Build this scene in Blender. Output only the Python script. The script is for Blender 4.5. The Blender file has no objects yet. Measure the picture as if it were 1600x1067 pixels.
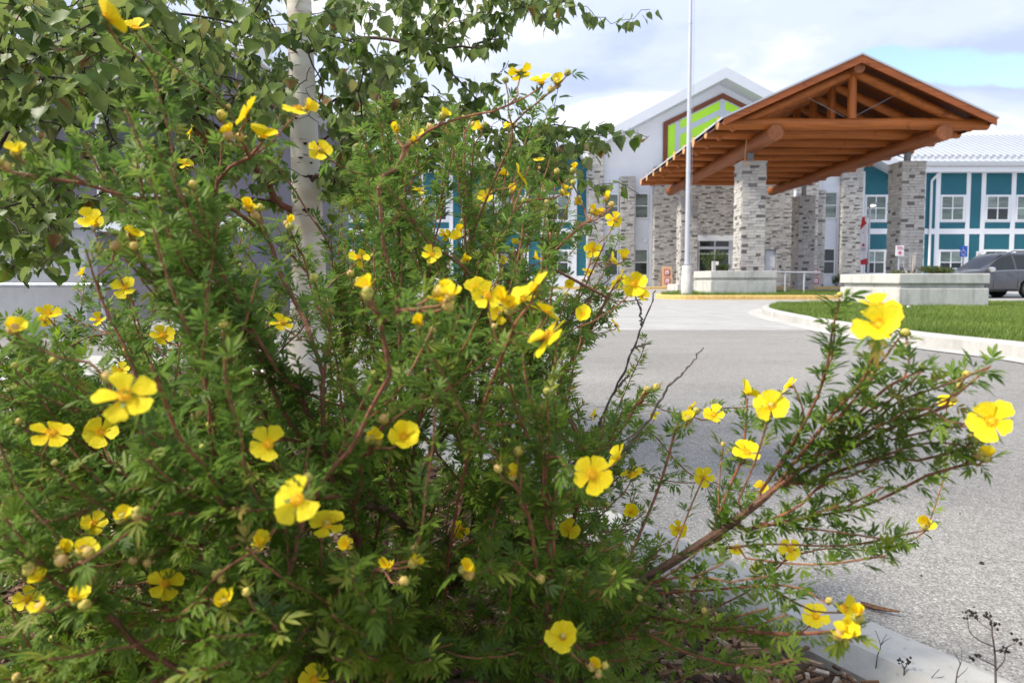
import bpy, bmesh, math, random
import numpy as np
from mathutils import Vector, Matrix

SC = bpy.context.scene
COL = SC.collection
R = math.radians
rnd = random.Random(7)
rng = np.random.default_rng(7)

# ------------------------------------------------------------------ camera
CAM_H = 0.75
PITCH = R(3.1)
F = 1067.0                      # focal length in photo pixels (24 mm on a 36 mm wide frame)
HOR = 437.0                     # row of the horizon in the photo
V0 = HOR + F * math.tan(PITCH)
cam_data = bpy.data.cameras.new('camera')
cam_data.sensor_width = 36.0
cam_data.lens = 24.0
cam_data.shift_y = -(533.5 - V0) / 1600.0
cam_data.clip_start = 0.02
cam_data.clip_end = 2000
cam_data.dof.use_dof = True
cam_data.dof.focus_distance = 1.45
cam_data.dof.aperture_fstop = 8.0
cam_data.dof.aperture_blades = 9
cam = bpy.data.objects.new('camera', cam_data)
COL.objects.link(cam)
cam.location = (0, 0, CAM_H)
cam.rotation_euler = (R(90) - PITCH, 0, 0)
SC.camera = cam

# ------------------------------------------------------------------ sky and sun
SUN_EL, SUN_AZ = R(48), R(-103)          # azimuth from +Y (away from the camera) towards +X
world = bpy.data.worlds.new('World')
SC.world = world
world.use_nodes = True
wn, wl = world.node_tree.nodes, world.node_tree.links
wn.clear()
sky = wn.new('ShaderNodeTexSky'); sky.sky_type = 'NISHITA'; sky.sun_disc = False
sky.sun_elevation = SUN_EL; sky.sun_rotation = SUN_AZ
bg_sky = wn.new('ShaderNodeBackground'); bg_sky.inputs['Strength'].default_value = 0.15
wl.new(sky.outputs['Color'], bg_sky.inputs['Color'])
tc = wn.new('ShaderNodeTexCoord')
sep = wn.new('ShaderNodeSeparateXYZ'); wl.new(tc.outputs['Generated'], sep.inputs[0])
def wmath(op, a, b=None, c=None):
    n = wn.new('ShaderNodeMath'); n.operation = op
    for i, x in enumerate((a, b, c)):
        if x is None: continue
        if isinstance(x, (int, float)): n.inputs[i].default_value = x
        else: wl.new(x, n.inputs[i])
    return n.outputs[0]
zz = wmath('ADD', wmath('MAXIMUM', sep.outputs[2], 0.0), 0.22)      # cloud layer seen in perspective
px = wmath('DIVIDE', sep.outputs[0], zz); py = wmath('DIVIDE', sep.outputs[1], zz)
cmb = wn.new('ShaderNodeCombineXYZ'); wl.new(px, cmb.inputs[0]); wl.new(py, cmb.inputs[1])
def wnoise(scale, detail, rough, off):
    m = wn.new('ShaderNodeMapping'); m.inputs['Location'].default_value = off
    wl.new(cmb.outputs[0], m.inputs['Vector'])
    n = wn.new('ShaderNodeTexNoise'); n.inputs['Scale'].default_value = scale
    n.inputs['Detail'].default_value = detail; n.inputs['Roughness'].default_value = rough
    wl.new(m.outputs[0], n.inputs['Vector']); return n.outputs['Fac']
def wramp(fac, stops):
    r = wn.new('ShaderNodeValToRGB'); wl.new(fac, r.inputs[0])
    els = r.color_ramp.elements
    while len(els) < len(stops): els.new(0.5)
    for e, (p, c) in zip(els, stops):
        e.position = p; e.color = (*c, 1) if len(c) == 3 else c
    r.color_ramp.interpolation = 'EASE'
    return r.outputs[0]
def wblob(cx, cy, rx, ry, lo, hi):
    """1 inside an ellipse of the cloud layer, falling to 0."""
    ex = wmath('DIVIDE', wmath('SUBTRACT', px, cx), rx); ey = wmath('DIVIDE', wmath('SUBTRACT', py, cy), ry)
    r2 = wmath('ADD', wmath('MULTIPLY', ex, ex), wmath('MULTIPLY', ey, ey))
    mr = wn.new('ShaderNodeMapRange'); mr.interpolation_type = 'SMOOTHSTEP'
    mr.inputs['From Min'].default_value = hi; mr.inputs['From Max'].default_value = lo
    wl.new(r2, mr.inputs['Value']); return mr.outputs[0]
n_col = wnoise(1.25, 8, 0.56, (3.1, 1.0, 0)); n_gap = wnoise(1.9, 9, 0.58, (7.35, 2.4, 0))
white = wmath('MAXIMUM', wblob(1.35, 2.35, .55, .45, 0.2, 1.6), wblob(0.42, 2.15, .30, .16, 0.1, 1.5))
cl_col = wramp(wmath('ADD', n_col, wmath('MULTIPLY', white, 0.22)), [(0.36, (0.54, 0.63, 0.89)), (0.50, (0.70, 0.785, 0.99)), (0.62, (1.02, 1.03, 1.05))])
gap = wblob(1.13, 1.74, .25, .10, 0.05, 2.2)
cl_mask = wramp(wmath('SUBTRACT', wmath('ADD', wmath('MULTIPLY', n_gap, 1.4), 0.02), wmath('MULTIPLY', gap, 0.50)), [(0.30, (0, 0, 0)), (0.52, (1, 1, 1))])
bg_cl = wn.new('ShaderNodeBackground'); bg_cl.inputs['Strength'].default_value = 0.56
wl.new(cl_col, bg_cl.inputs['Color'])
mixs = wn.new('ShaderNodeMixShader'); wl.new(cl_mask, mixs.inputs[0])
wl.new(bg_sky.outputs[0], mixs.inputs[1]); wl.new(bg_cl.outputs[0], mixs.inputs[2])
wout = wn.new('ShaderNodeOutputWorld'); wl.new(mixs.outputs[0], wout.inputs['Surface'])

sun_d = bpy.data.lights.new('sun', 'SUN'); sun_d.energy = 2.9; sun_d.angle = R(8.0); sun_d.color = (1.0, 0.93, 0.80)
sun = bpy.data.objects.new('sun', sun_d); COL.objects.link(sun)
to_sun = Vector((math.sin(SUN_AZ) * math.cos(SUN_EL), math.cos(SUN_AZ) * math.cos(SUN_EL), math.sin(SUN_EL)))
sun.rotation_euler = to_sun.to_track_quat('Z', 'Y').to_euler()
sun.location = to_sun * 60

vs = SC.view_settings
SC.display_settings.display_device = 'sRGB'
vs.view_transform = 'Standard'; vs.look = 'None'; vs.exposure = 1.08; vs.gamma = 1.0; vs.use_curve_mapping = False
SC.render.engine = 'CYCLES'
SC.cycles.use_denoising = True
SC.cycles.max_bounces = 7; SC.cycles.diffuse_bounces = 4; SC.cycles.glossy_bounces = 3
SC.cycles.transmission_bounces = 4; SC.cycles.transparent_max_bounces = 6
SC.cycles.sample_clamp_indirect = 6

# ------------------------------------------------------------------ from photo to place
def P(u, v, D):
    """The point at depth D (metres along +Y) seen at pixel (u, v) of the 1600 px wide photograph."""
    r, up = (u - 800) / F, (V0 - v) / F
    d = Vector((r, math.cos(PITCH) + math.sin(PITCH) * up, -math.sin(PITCH) + math.cos(PITCH) * up))
    return Vector((0, 0, CAM_H)) + d * (D / d.y)
def gz(y):
    """Height of the gently rising ground."""
    return 0.0 if y < 20 else min(0.26, 0.01 * (y - 20))
def G(u, v, h=0.0):
    """Where the ray of a pixel meets the ground (plus h)."""
    p = P(u, v, 1.0)
    lo, hi = 0.2, 400.0
    for _ in range(60):
        m = (lo + hi) / 2
        if P(u, v, m).z > gz(m) + h: lo = m
        else: hi = m
    return P(u, v, lo)
def px_of(p):
    """World points (n,3) -> pixel u, v and depth along the view axis."""
    p = np.asarray(p, float) - np.array([0, 0, CAM_H])
    cf, sf = math.cos(PITCH), math.sin(PITCH)
    fw = p[:, 1] * cf - p[:, 2] * sf; up = p[:, 1] * sf + p[:, 2] * cf
    fw = np.where(fw < 1e-3, 1e-3, fw)
    return 800 + F * p[:, 0] / fw, V0 - F * up / fw, fw

# ------------------------------------------------------------------ materials
def new_mat(name):
    m = bpy.data.materials.new(name); m.use_nodes = True
    n, l = m.node_tree.nodes, m.node_tree.links
    return m, n, l, n['Principled BSDF']
def setb(b, rough=0.8, metal=0.0, spec=0.4):
    b.inputs['Roughness'].default_value = rough; b.inputs['Metallic'].default_value = metal
    b.inputs['Specular IOR Level'].default_value = spec
def ramp_node(n, l, fac, stops):
    r = n.new('ShaderNodeValToRGB'); l.new(fac, r.inputs[0])
    e = r.color_ramp.elements
    while len(e) < len(stops): e.new(0.5)
    for x, (p, c) in zip(e, stops): x.position = p; x.color = (*c, 1)
    return r.outputs[0]
def noise_node(n, l, scale, detail=4, rough=0.6, vec=None, stretch=None):
    t = n.new('ShaderNodeTexNoise'); t.inputs['Scale'].default_value = scale
    t.inputs['Detail'].default_value = detail; t.inputs['Roughness'].default_value = rough
    if vec is None:
        c = n.new('ShaderNodeTexCoord'); vec = c.outputs['Object']
    if stretch:
        mp = n.new('ShaderNodeMapping'); mp.inputs['Scale'].default_value = stretch
        l.new(vec, mp.inputs['Vector']); vec = mp.outputs[0]
    l.new(vec, t.inputs['Vector']); return t.outputs['Fac']
def mixc(n, l, fac, a, b, mode='MIX'):
    m = n.new('ShaderNodeMix'); m.data_type = 'RGBA'; m.blend_type = mode
    for i, x in ((0, fac), (6, a), (7, b)):
        if isinstance(x, (int, float)): m.inputs[i].default_value = x
        elif isinstance(x, tuple): m.inputs[i].default_value = (*x, 1)
        else: l.new(x, m.inputs[i])
    return m.outputs[2]
def bump(n, l, b, h, strength=0.3, dist=0.01):
    k = n.new('ShaderNodeBump'); k.inputs['Strength'].default_value = strength; k.inputs['Distance'].default_value = dist
    l.new(h, k.inputs['Height']); l.new(k.outputs[0], b.inputs['Normal'])
def mat(name, col, rough=0.8, metal=0.0, spec=0.4, var=0.12, scale=3.0, stretch=None, bs=0.0, bscale=60.0, stain=0.0):
    """A plain painted, stone or metal surface: base colour with mottling, optional stains and fine relief."""
    m, n, l, b = new_mat(name); setb(b, rough, metal, spec)
    lo = tuple(max(0, c * (1 - var)) for c in col); hi = tuple(min(1, c * (1 + var)) for c in col)
    c = ramp_node(n, l, noise_node(n, l, scale, 5, 0.65, stretch=stretch), [(0.3, lo), (0.7, hi)])
    if stain:
        s = ramp_node(n, l, noise_node(n, l, scale * 0.8, 6, 0.7, stretch=(2.2, 2.2, 0.35)), [(0.5, (0, 0, 0)), (0.72, (1, 1, 1))])
        c = mixc(n, l, mixc(n, l, 1.0, s, (stain, stain, stain), 'MULTIPLY'), c, tuple(x * 0.45 for x in col))
    l.new(c, b.inputs['Base Color'])
    if bs: bump(n, l, b, noise_node(n, l, bscale, 4, 0.6), bs)
    return m
def tint_mat(name, stops, rough=0.8, spec=0.3, transl=0.0, under=None, bs=0.0, bscale=40.0, mottle=0.15, mscale=30.0, tcol=None, mst=None):
    """Colour from each piece's own 'tint' value; leaves can let light through and have a paler underside."""
    m, n, l, b = new_mat(name); setb(b, rough, 0, spec)
    a = n.new('ShaderNodeAttribute'); a.attribute_name = 'tint'
    c = ramp_node(n, l, a.outputs['Fac'], stops)
    mo = ramp_node(n, l, noise_node(n, l, mscale, 3, 0.6, stretch=mst), [(0.25, (1 - mottle,) * 3), (0.75, (1 + mottle,) * 3)])
    c = mixc(n, l, 1.0, c, mo, 'MULTIPLY')
    if under is not None:
        g = n.new('ShaderNodeNewGeometry')
        c = mixc(n, l, g.outputs['Backfacing'], c, mixc(n, l, 0.6, c, under))
    l.new(c, b.inputs['Base Color'])
    if bs: bump(n, l, b, noise_node(n, l, bscale, 4, 0.6), bs)
    if transl:
        t = n.new('ShaderNodeBsdfTranslucent')
        l.new(mixc(n, l, 1.0, c, tcol or (1.25, 1.35, 0.7), 'MULTIPLY'), t.inputs['Color'])
        x = n.new('ShaderNodeMixShader'); x.inputs[0].default_value = transl
        l.new(b.outputs[0], x.inputs[1]); l.new(t.outputs[0], x.inputs[2])
        l.new(x.outputs[0], n['Material Output'].inputs['Surface'])
    return m

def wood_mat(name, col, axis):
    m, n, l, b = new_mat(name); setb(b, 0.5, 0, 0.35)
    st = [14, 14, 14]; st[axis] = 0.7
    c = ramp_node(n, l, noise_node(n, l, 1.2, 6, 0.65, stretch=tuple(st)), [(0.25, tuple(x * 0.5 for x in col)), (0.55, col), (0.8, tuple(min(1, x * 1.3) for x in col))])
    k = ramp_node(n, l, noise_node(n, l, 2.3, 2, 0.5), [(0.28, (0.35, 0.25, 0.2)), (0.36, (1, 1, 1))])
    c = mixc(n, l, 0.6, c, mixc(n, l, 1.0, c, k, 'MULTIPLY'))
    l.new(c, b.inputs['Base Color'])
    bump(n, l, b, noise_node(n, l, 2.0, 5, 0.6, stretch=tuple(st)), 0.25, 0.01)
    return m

def concrete_mat(name, col, dirt=0.35):
    m, n, l, b = new_mat(name); setb(b, 0.88, 0, 0.25)
    base = ramp_node(n, l, noise_node(n, l, 1.6, 7, 0.7), [(0.3, tuple(x * 0.82 for x in col)), (0.7, tuple(min(1, x * 1.1) for x in col))])
    streak = ramp_node(n, l, noise_node(n, l, 3.0, 6, 0.72, stretch=(1.6, 1.6, 0.28)), [(0.48, (0, 0, 0)), (0.75, (dirt,) * 3)])
    c = mixc(n, l, streak, base, (0.11, 0.11, 0.105))
    sp = ramp_node(n, l, noise_node(n, l, 55, 2, 0.5), [(0.66, (0, 0, 0)), (0.72, (dirt,) * 3)])
    c = mixc(n, l, sp, c, (0.12, 0.12, 0.115))
    l.new(c, b.inputs['Base Color'])
    bump(n, l, b, noise_node(n, l, 45, 5, 0.7), 0.3, 0.006)
    return m

MT = {}
MT['white'] = mat('white_siding', (0.76, 0.79, 0.85), 0.65, var=0.03, scale=1.5)
MT['trim'] = mat('white_trim', (0.80, 0.82, 0.86), 0.6, var=0.02, scale=2)
MT['teal'] = mat('teal_siding', (0.018, 0.142, 0.188), 0.6, var=0.08, scale=1.2)
MT['roof'] = mat('white_metal_roof', (0.46, 0.49, 0.54), 0.45, var=0.04, scale=1)
MT['rake'] = mat('white_fascia_metal', (0.64, 0.67, 0.715), 0.6, var=0.02)
MT['seam'] = mat('roof_seam_metal', (0.33, 0.36, 0.42), 0.5, var=0.05)
MT['gutter'] = mat('grey_gutter', (0.45, 0.47, 0.5), 0.5, var=0.04)
MT['frame'] = mat('window_vinyl', (0.82, 0.84, 0.87), 0.5, var=0.02)
MT['glass'] = mat('dark_glass', (0.018, 0.026, 0.024), 0.06, spec=0.6, var=0.5, scale=1.6)
MT['glass_blind'] = mat('glass_over_blind', (0.20, 0.26, 0.24), 0.12, spec=0.6, var=0.3, scale=1.2, stretch=(0.4, 1, 2))
def pane_mat(name, lo, hi):
    m, n, l, b = new_mat(name); setb(b, 0.08, 0, 0.6)
    oi = n.new('ShaderNodeObjectInfo'); c = ramp_node(n, l, oi.outputs['Random'], [(0.0, lo), (1.0, hi)])
    g = ramp_node(n, l, noise_node(n, l, 1.1, 4, 0.6, stretch=(0.5, 1, 2.4)), [(0.35, (0.6,) * 3), (0.65, (1.35,) * 3)])
    l.new(mixc(n, l, 1.0, c, g, 'MULTIPLY'), b.inputs['Base Color']); bump(n, l, b, noise_node(n, l, 0.9, 2, .5), 0.05, 0.02); return m
MT['glass'] = pane_mat('dark_glass', (0.010, 0.014, 0.013), (0.05, 0.065, 0.055))
MT['glass_blind'] = pane_mat('glass_over_blind', (0.11, 0.16, 0.135), (0.27, 0.32, 0.29))
MT['lime'] = mat('lime_glass_film', (0.50, 0.92, 0.035), 0.3, var=0.10, scale=0.5)
MT['mullion'] = mat('grey_mullion', (0.55, 0.60, 0.66), 0.5, var=0.03)
MT['brown'] = mat('brown_cedar_trim', (0.20, 0.062, 0.026), 0.6, var=0.2, scale=5)
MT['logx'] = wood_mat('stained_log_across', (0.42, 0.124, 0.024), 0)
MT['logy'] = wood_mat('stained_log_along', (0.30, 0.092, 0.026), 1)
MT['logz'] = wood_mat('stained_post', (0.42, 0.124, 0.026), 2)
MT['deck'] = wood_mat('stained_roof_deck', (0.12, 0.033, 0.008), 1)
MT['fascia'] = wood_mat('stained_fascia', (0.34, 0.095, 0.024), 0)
MT['endgrain'] = mat('pale_end_grain', (0.66, 0.36, 0.16), 0.7, var=0.2, scale=20)
MT['endlog'] = mat('stained_log_end', (0.30, 0.105, 0.04), 0.7, var=0.25, scale=9)
MT['stone'] = tint_mat('ledge_stone', [(0.0, (0.15, 0.14, 0.13)), (0.16, (0.22, 0.208, 0.195)), (0.2, (0.40, 0.385, 0.365)), (0.6, (0.49, 0.472, 0.447)), (1.0, (0.58, 0.56, 0.53))], 0.9, mottle=0.22, mscale=14, bs=0.5, bscale=18)
MT['mortar'] = mat('stone_backing', (0.27, 0.255, 0.24), 0.95, var=0.15, scale=20)
MT['cap'] = concrete_mat('stone_cap', (0.50, 0.49, 0.47), 0.2)
MT['planter'] = concrete_mat('weathered_concrete', (0.60, 0.59, 0.56), 0.5)
MT['kerb'] = concrete_mat('kerb_concrete', (0.48, 0.47, 0.45), 0.34)
MT['slab'] = concrete_mat('apron_concrete', (0.39, 0.385, 0.378), 0.16)
MT['wallc'] = concrete_mat('wall_concrete', (0.40, 0.41, 0.43), 0.25)
MT['yellow'] = mat('faded_yellow_paint', (0.68, 0.45, 0.16), 0.8, var=0.22, scale=9, stain=0.4)
MT['steel'] = mat('galvanised_steel', (0.50, 0.53, 0.58), 0.4, metal=0.7, var=0.08, scale=8)
MT['pole'] = mat('brushed_aluminium', (0.55, 0.57, 0.62), 0.45, metal=0.35, var=0.05, scale=4)
MT['greypaint'] = mat('grey_post_paint', (0.30, 0.32, 0.35), 0.5, var=0.06)
MT['mauve'] = mat('dark_mauve_siding', (0.15, 0.14, 0.175), 0.7, var=0.12, scale=1.5)
MT['black'] = mat('black_rubber', (0.016, 0.016, 0.017), 0.8, var=0.2)
MT['red'] = mat('red_print', (0.50, 0.018, 0.025), 0.6, var=0.06)
MT['signwhite'] = mat('sign_white', (0.80, 0.78, 0.80), 0.5, var=0.02)
MT['signblue'] = mat('sign_blue', (0.02, 0.13, 0.60), 0.4, var=0.04)
MT['pinkprint'] = mat('pink_print', (0.72, 0.26, 0.40), 0.6, var=0.05)
MT['greyprint'] = mat('grey_print', (0.38, 0.38, 0.42), 0.6, var=0.05)
MT['ply'] = mat('tan_plywood', (0.66, 0.43, 0.27), 0.7, var=0.10, scale=3, stretch=(6, 6, 0.6))
MT['board'] = mat('grey_beige_board', (0.50, 0.46, 0.42), 0.7, var=0.06)
MT['paper'] = mat('white_paper', (0.80, 0.72, 0.74), 0.7, var=0.03)

# asphalt: pale stones in a grey binder, worn patches, fine relief
def asphalt():
    m, n, l, b = new_mat('worn_asphalt'); setb(b, 0.9, 0, 0.3)
    c = n.new('ShaderNodeTexCoord'); vec = c.outputs['Object']
    v = n.new('ShaderNodeTexVoronoi'); v.inputs['Scale'].default_value = 240; v.inputs['Randomness'].default_value = 1
    l.new(vec, v.inputs['Vector'])
    bw = n.new('ShaderNodeRGBToBW'); l.new(v.outputs['Color'], bw.inputs[0])
    st = ramp_node(n, l, bw.outputs[0], [(0.22, (0.165, 0.158, 0.150)), (0.5, (0.255, 0.247, 0.236)), (0.78, (0.325, 0.316, 0.303)), (0.92, (0.44, 0.43, 0.415))])
    big = ramp_node(n, l, noise_node(n, l, 0.55, 5, 0.6, vec), [(0.3, (0.86, 0.86, 0.87)), (0.7, (1.1, 1.1, 1.09))])
    fine = ramp_node(n, l, noise_node(n, l, 22, 4, 0.7, vec), [(0.3, (0.85,) * 3), (0.7, (1.12,) * 3)])
    col = mixc(n, l, 1.0, mixc(n, l, 1.0, st, big, 'MULTIPLY'), fine, 'MULTIPLY')
    stain = ramp_node(n, l, noise_node(n, l, 0.9, 7, 0.7, vec), [(0.60, (1, 1, 1)), (0.70, (0.74, 0.735, 0.73))])
    track = ramp_node(n, l, noise_node(n, l, 1.0, 4, 0.6, vec, (0.12, 0.9, 1)), [(0.35, (0.91,) * 3), (0.65, (1.07,) * 3)])
    ck = n.new('ShaderNodeTexVoronoi'); ck.feature = 'DISTANCE_TO_EDGE'; ck.inputs['Scale'].default_value = 0.42
    wv = n.new('ShaderNodeVectorMath'); wv.operation = 'ADD'; wt = n.new('ShaderNodeTexNoise'); wt.inputs['Scale'].default_value = 2.2; wt.inputs['Detail'].default_value = 6
    l.new(vec, wt.inputs['Vector']); sc = n.new('ShaderNodeVectorMath'); sc.operation = 'SCALE'; sc.inputs['Scale'].default_value = 0.7
    l.new(wt.outputs['Color'], sc.inputs[0]); l.new(vec, wv.inputs[0]); l.new(sc.outputs[0], wv.inputs[1]); l.new(wv.outputs[0], ck.inputs['Vector'])
    crack = ramp_node(n, l, ck.outputs['Distance'], [(0.0, (0.42,) * 3), (0.006, (1, 1, 1))])
    some = ramp_node(n, l, noise_node(n, l, 0.35, 2, 0.5, vec), [(0.50, (0, 0, 0)), (0.56, (1, 1, 1))])
    col = mixc(n, l, 1.0, mixc(n, l, 1.0, col, stain, 'MULTIPLY'), track, 'MULTIPLY')
    col = mixc(n, l, some, col, mixc(n, l, 1.0, col, crack, 'MULTIPLY'))
    l.new(col, b.inputs['Base Color'])
    h = n.new('ShaderNodeMath'); h.operation = 'MULTIPLY_ADD'; h.inputs[1].default_value = -0.8
    l.new(v.outputs['Distance'], h.inputs[0]); l.new(noise_node(n, l, 120, 3, 0.7, vec), h.inputs[2])
    bump(n, l, b, h.outputs[0], 0.5, 0.003)
    return m
MT['asphalt'] = asphalt()
MT['soil'] = mat('dark_soil', (0.085, 0.055, 0.038), 0.95, var=0.4, scale=14, bs=0.8, bscale=30)
MT['mulch'] = tint_mat('wood_mulch', [(0.0, (0.05, 0.032, 0.022)), (0.4, (0.15, 0.085, 0.05)), (0.75, (0.31, 0.19, 0.115)), (1.0, (0.48, 0.40, 0.33))], 0.9, mottle=0.3, mscale=60)
MT['grass'] = tint_mat('lawn_grass', [(0.0, (0.085, 0.140, 0.026)), (0.5, (0.155, 0.230, 0.045)), (0.9, (0.23, 0.29, 0.070)), (1.0, (0.36, 0.34, 0.16))], 0.6, transl=0.3, mottle=0.15, mscale=0.9)
MT['turf'] = mat('turf_soil', (0.06, 0.11, 0.022), 0.95, var=0.3, scale=6)
MT['shrubleaf'] = tint_mat('cinquefoil_leaf', [(0.0, (0.064, 0.126, 0.019)), (0.5, (0.128, 0.222, 0.025)), (0.82, (0.205, 0.295, 0.035)), (0.93, (0.32, 0.32, 0.06)), (1.0, (0.26, 0.15, 0.05))], 0.5, spec=0.3, transl=0.5, under=(0.11, 0.17, 0.09), mottle=0.2, mscale=55)
MT['birchleaf'] = tint_mat('birch_leaf', [(0.0, (0.044, 0.088, 0.015)), (0.5, (0.090, 0.152, 0.021)), (0.86, (0.15, 0.21, 0.040)), (0.93, (0.20, 0.17, 0.035)), (1.0, (0.19, 0.068, 0.025))], 0.45, spec=0.35, transl=0.42, under=(0.25, 0.29, 0.17), mottle=0.18, mscale=25)
MT['hedge'] = tint_mat('hedge_leaf', [(0.0, (0.035, 0.065, 0.022)), (0.6, (0.075, 0.115, 0.035)), (1.0, (0.16, 0.17, 0.06))], 0.6, transl=0.25, mottle=0.2)
MT['twig'] = tint_mat('shrub_bark', [(0.0, (0.115, 0.070, 0.052)), (0.35, (0.17, 0.09, 0.06)), (0.8, (0.29, 0.115, 0.065)), (1.0, (0.27, 0.19, 0.08))], 0.75, mottle=0.35, mscale=120, bs=0.5, bscale=160)
MT['deadtwig'] = mat('dead_twig', (0.13, 0.105, 0.10), 0.85, var=0.4, scale=90)
MT['birchtwig'] = tint_mat('birch_branch_bark', [(0.0, (0.035, 0.022, 0.018)), (0.6, (0.085, 0.045, 0.032)), (1.0, (0.21, 0.085, 0.05))], 0.7, mottle=0.35, mscale=60)
MT['petal'] = tint_mat('yellow_petal', [(0.0, (0.86, 0.46, 0.004)), (0.28, (0.92, 0.66, 0.008)), (0.6, (0.93, 0.75, 0.016)), (1.0, (0.94, 0.80, 0.035))], 0.55, spec=0.2, transl=0.33, tcol=(1.1, 1.05, 0.9), mottle=0.13, mscale=5.0, mst=(4.0, 0.55, 1.0), bs=0.25, bscale=9)
MT['stamen'] = tint_mat('stamen', [(0.0, (0.72, 0.34, 0.010)), (1.0, (0.88, 0.58, 0.02))], 0.7, mottle=0.25, mscale=300)
MT['sepal'] = tint_mat('bud_sepal', [(0.0, (0.14, 0.21, 0.05)), (0.3, (0.24, 0.30, 0.08)), (0.5, (0.52, 0.50, 0.13)), (0.8, (0.72, 0.58, 0.14)), (1.0, (0.68, 0.46, 0.20))], 0.7, transl=0.2, mottle=0.25, mscale=200)

def birch_bark():
    m, n, l, b = new_mat('birch_bark'); setb(b, 0.7, 0, 0.3)
    base = ramp_node(n, l, noise_node(n, l, 3.0, 5, 0.6, stretch=(1, 1, 2.5)), [(0.30, (0.62, 0.52, 0.41)), (0.55, (0.76, 0.71, 0.62)), (0.75, (0.82, 0.79, 0.74))])
    band = ramp_node(n, l, noise_node(n, l, 1.6, 4, 0.6, stretch=(0.3, 0.3, 3.0)), [(0.52, (0, 0, 0)), (0.66, (0.8,) * 3)])
    c = mixc(n, l, band, base, (0.47, 0.34, 0.24))
    lent = ramp_node(n, l, noise_node(n, l, 14, 2, 0.5, stretch=(0.9, 0.9, 5.5)), [(0.66, (0, 0, 0)), (0.71, (0.85,) * 3)])
    c = mixc(n, l, lent, c, (0.13, 0.10, 0.085))
    l.new(c, b.inputs['Base Color'])
    bump(n, l, b, noise_node(n, l, 9, 5, 0.65, stretch=(0.6, 0.6, 5)), 0.35, 0.006)
    return m
MT['birch'] = birch_bark()
MT['scar'] = mat('birch_scar', (0.030, 0.026, 0.025), 0.95, var=0.5, scale=60, bs=0.6, bscale=90)

# ------------------------------------------------------------------ building blocks
ORG = {}
def empty(name, loc):
    o = bpy.data.objects.new(name, None); COL.objects.link(o); o.location = loc
    o.empty_display_size = 0.1; ORG[o.name] = Vector(loc); return o
def tag(o, label=None, cat=None, group=None, kind=None):
    for k, v in (('label', label), ('category', cat), ('group', group), ('kind', kind)):
        if v: o[k] = v
    return o
def thing(name, loc, label, cat, group=None):
    return tag(empty(name, loc), label, cat, group)
def link_obj(name, me, parent=None, matrix=None):
    """matrix is in world space; the parent's own origin is taken off."""
    o = bpy.data.objects.new(name, me); COL.objects.link(o)
    if parent is not None:
        o.parent = parent
        if matrix is not None: o.matrix_local = Matrix.Translation(-ORG[parent.name]) @ matrix
    elif matrix is not None: o.matrix_world = matrix
    return o

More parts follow.
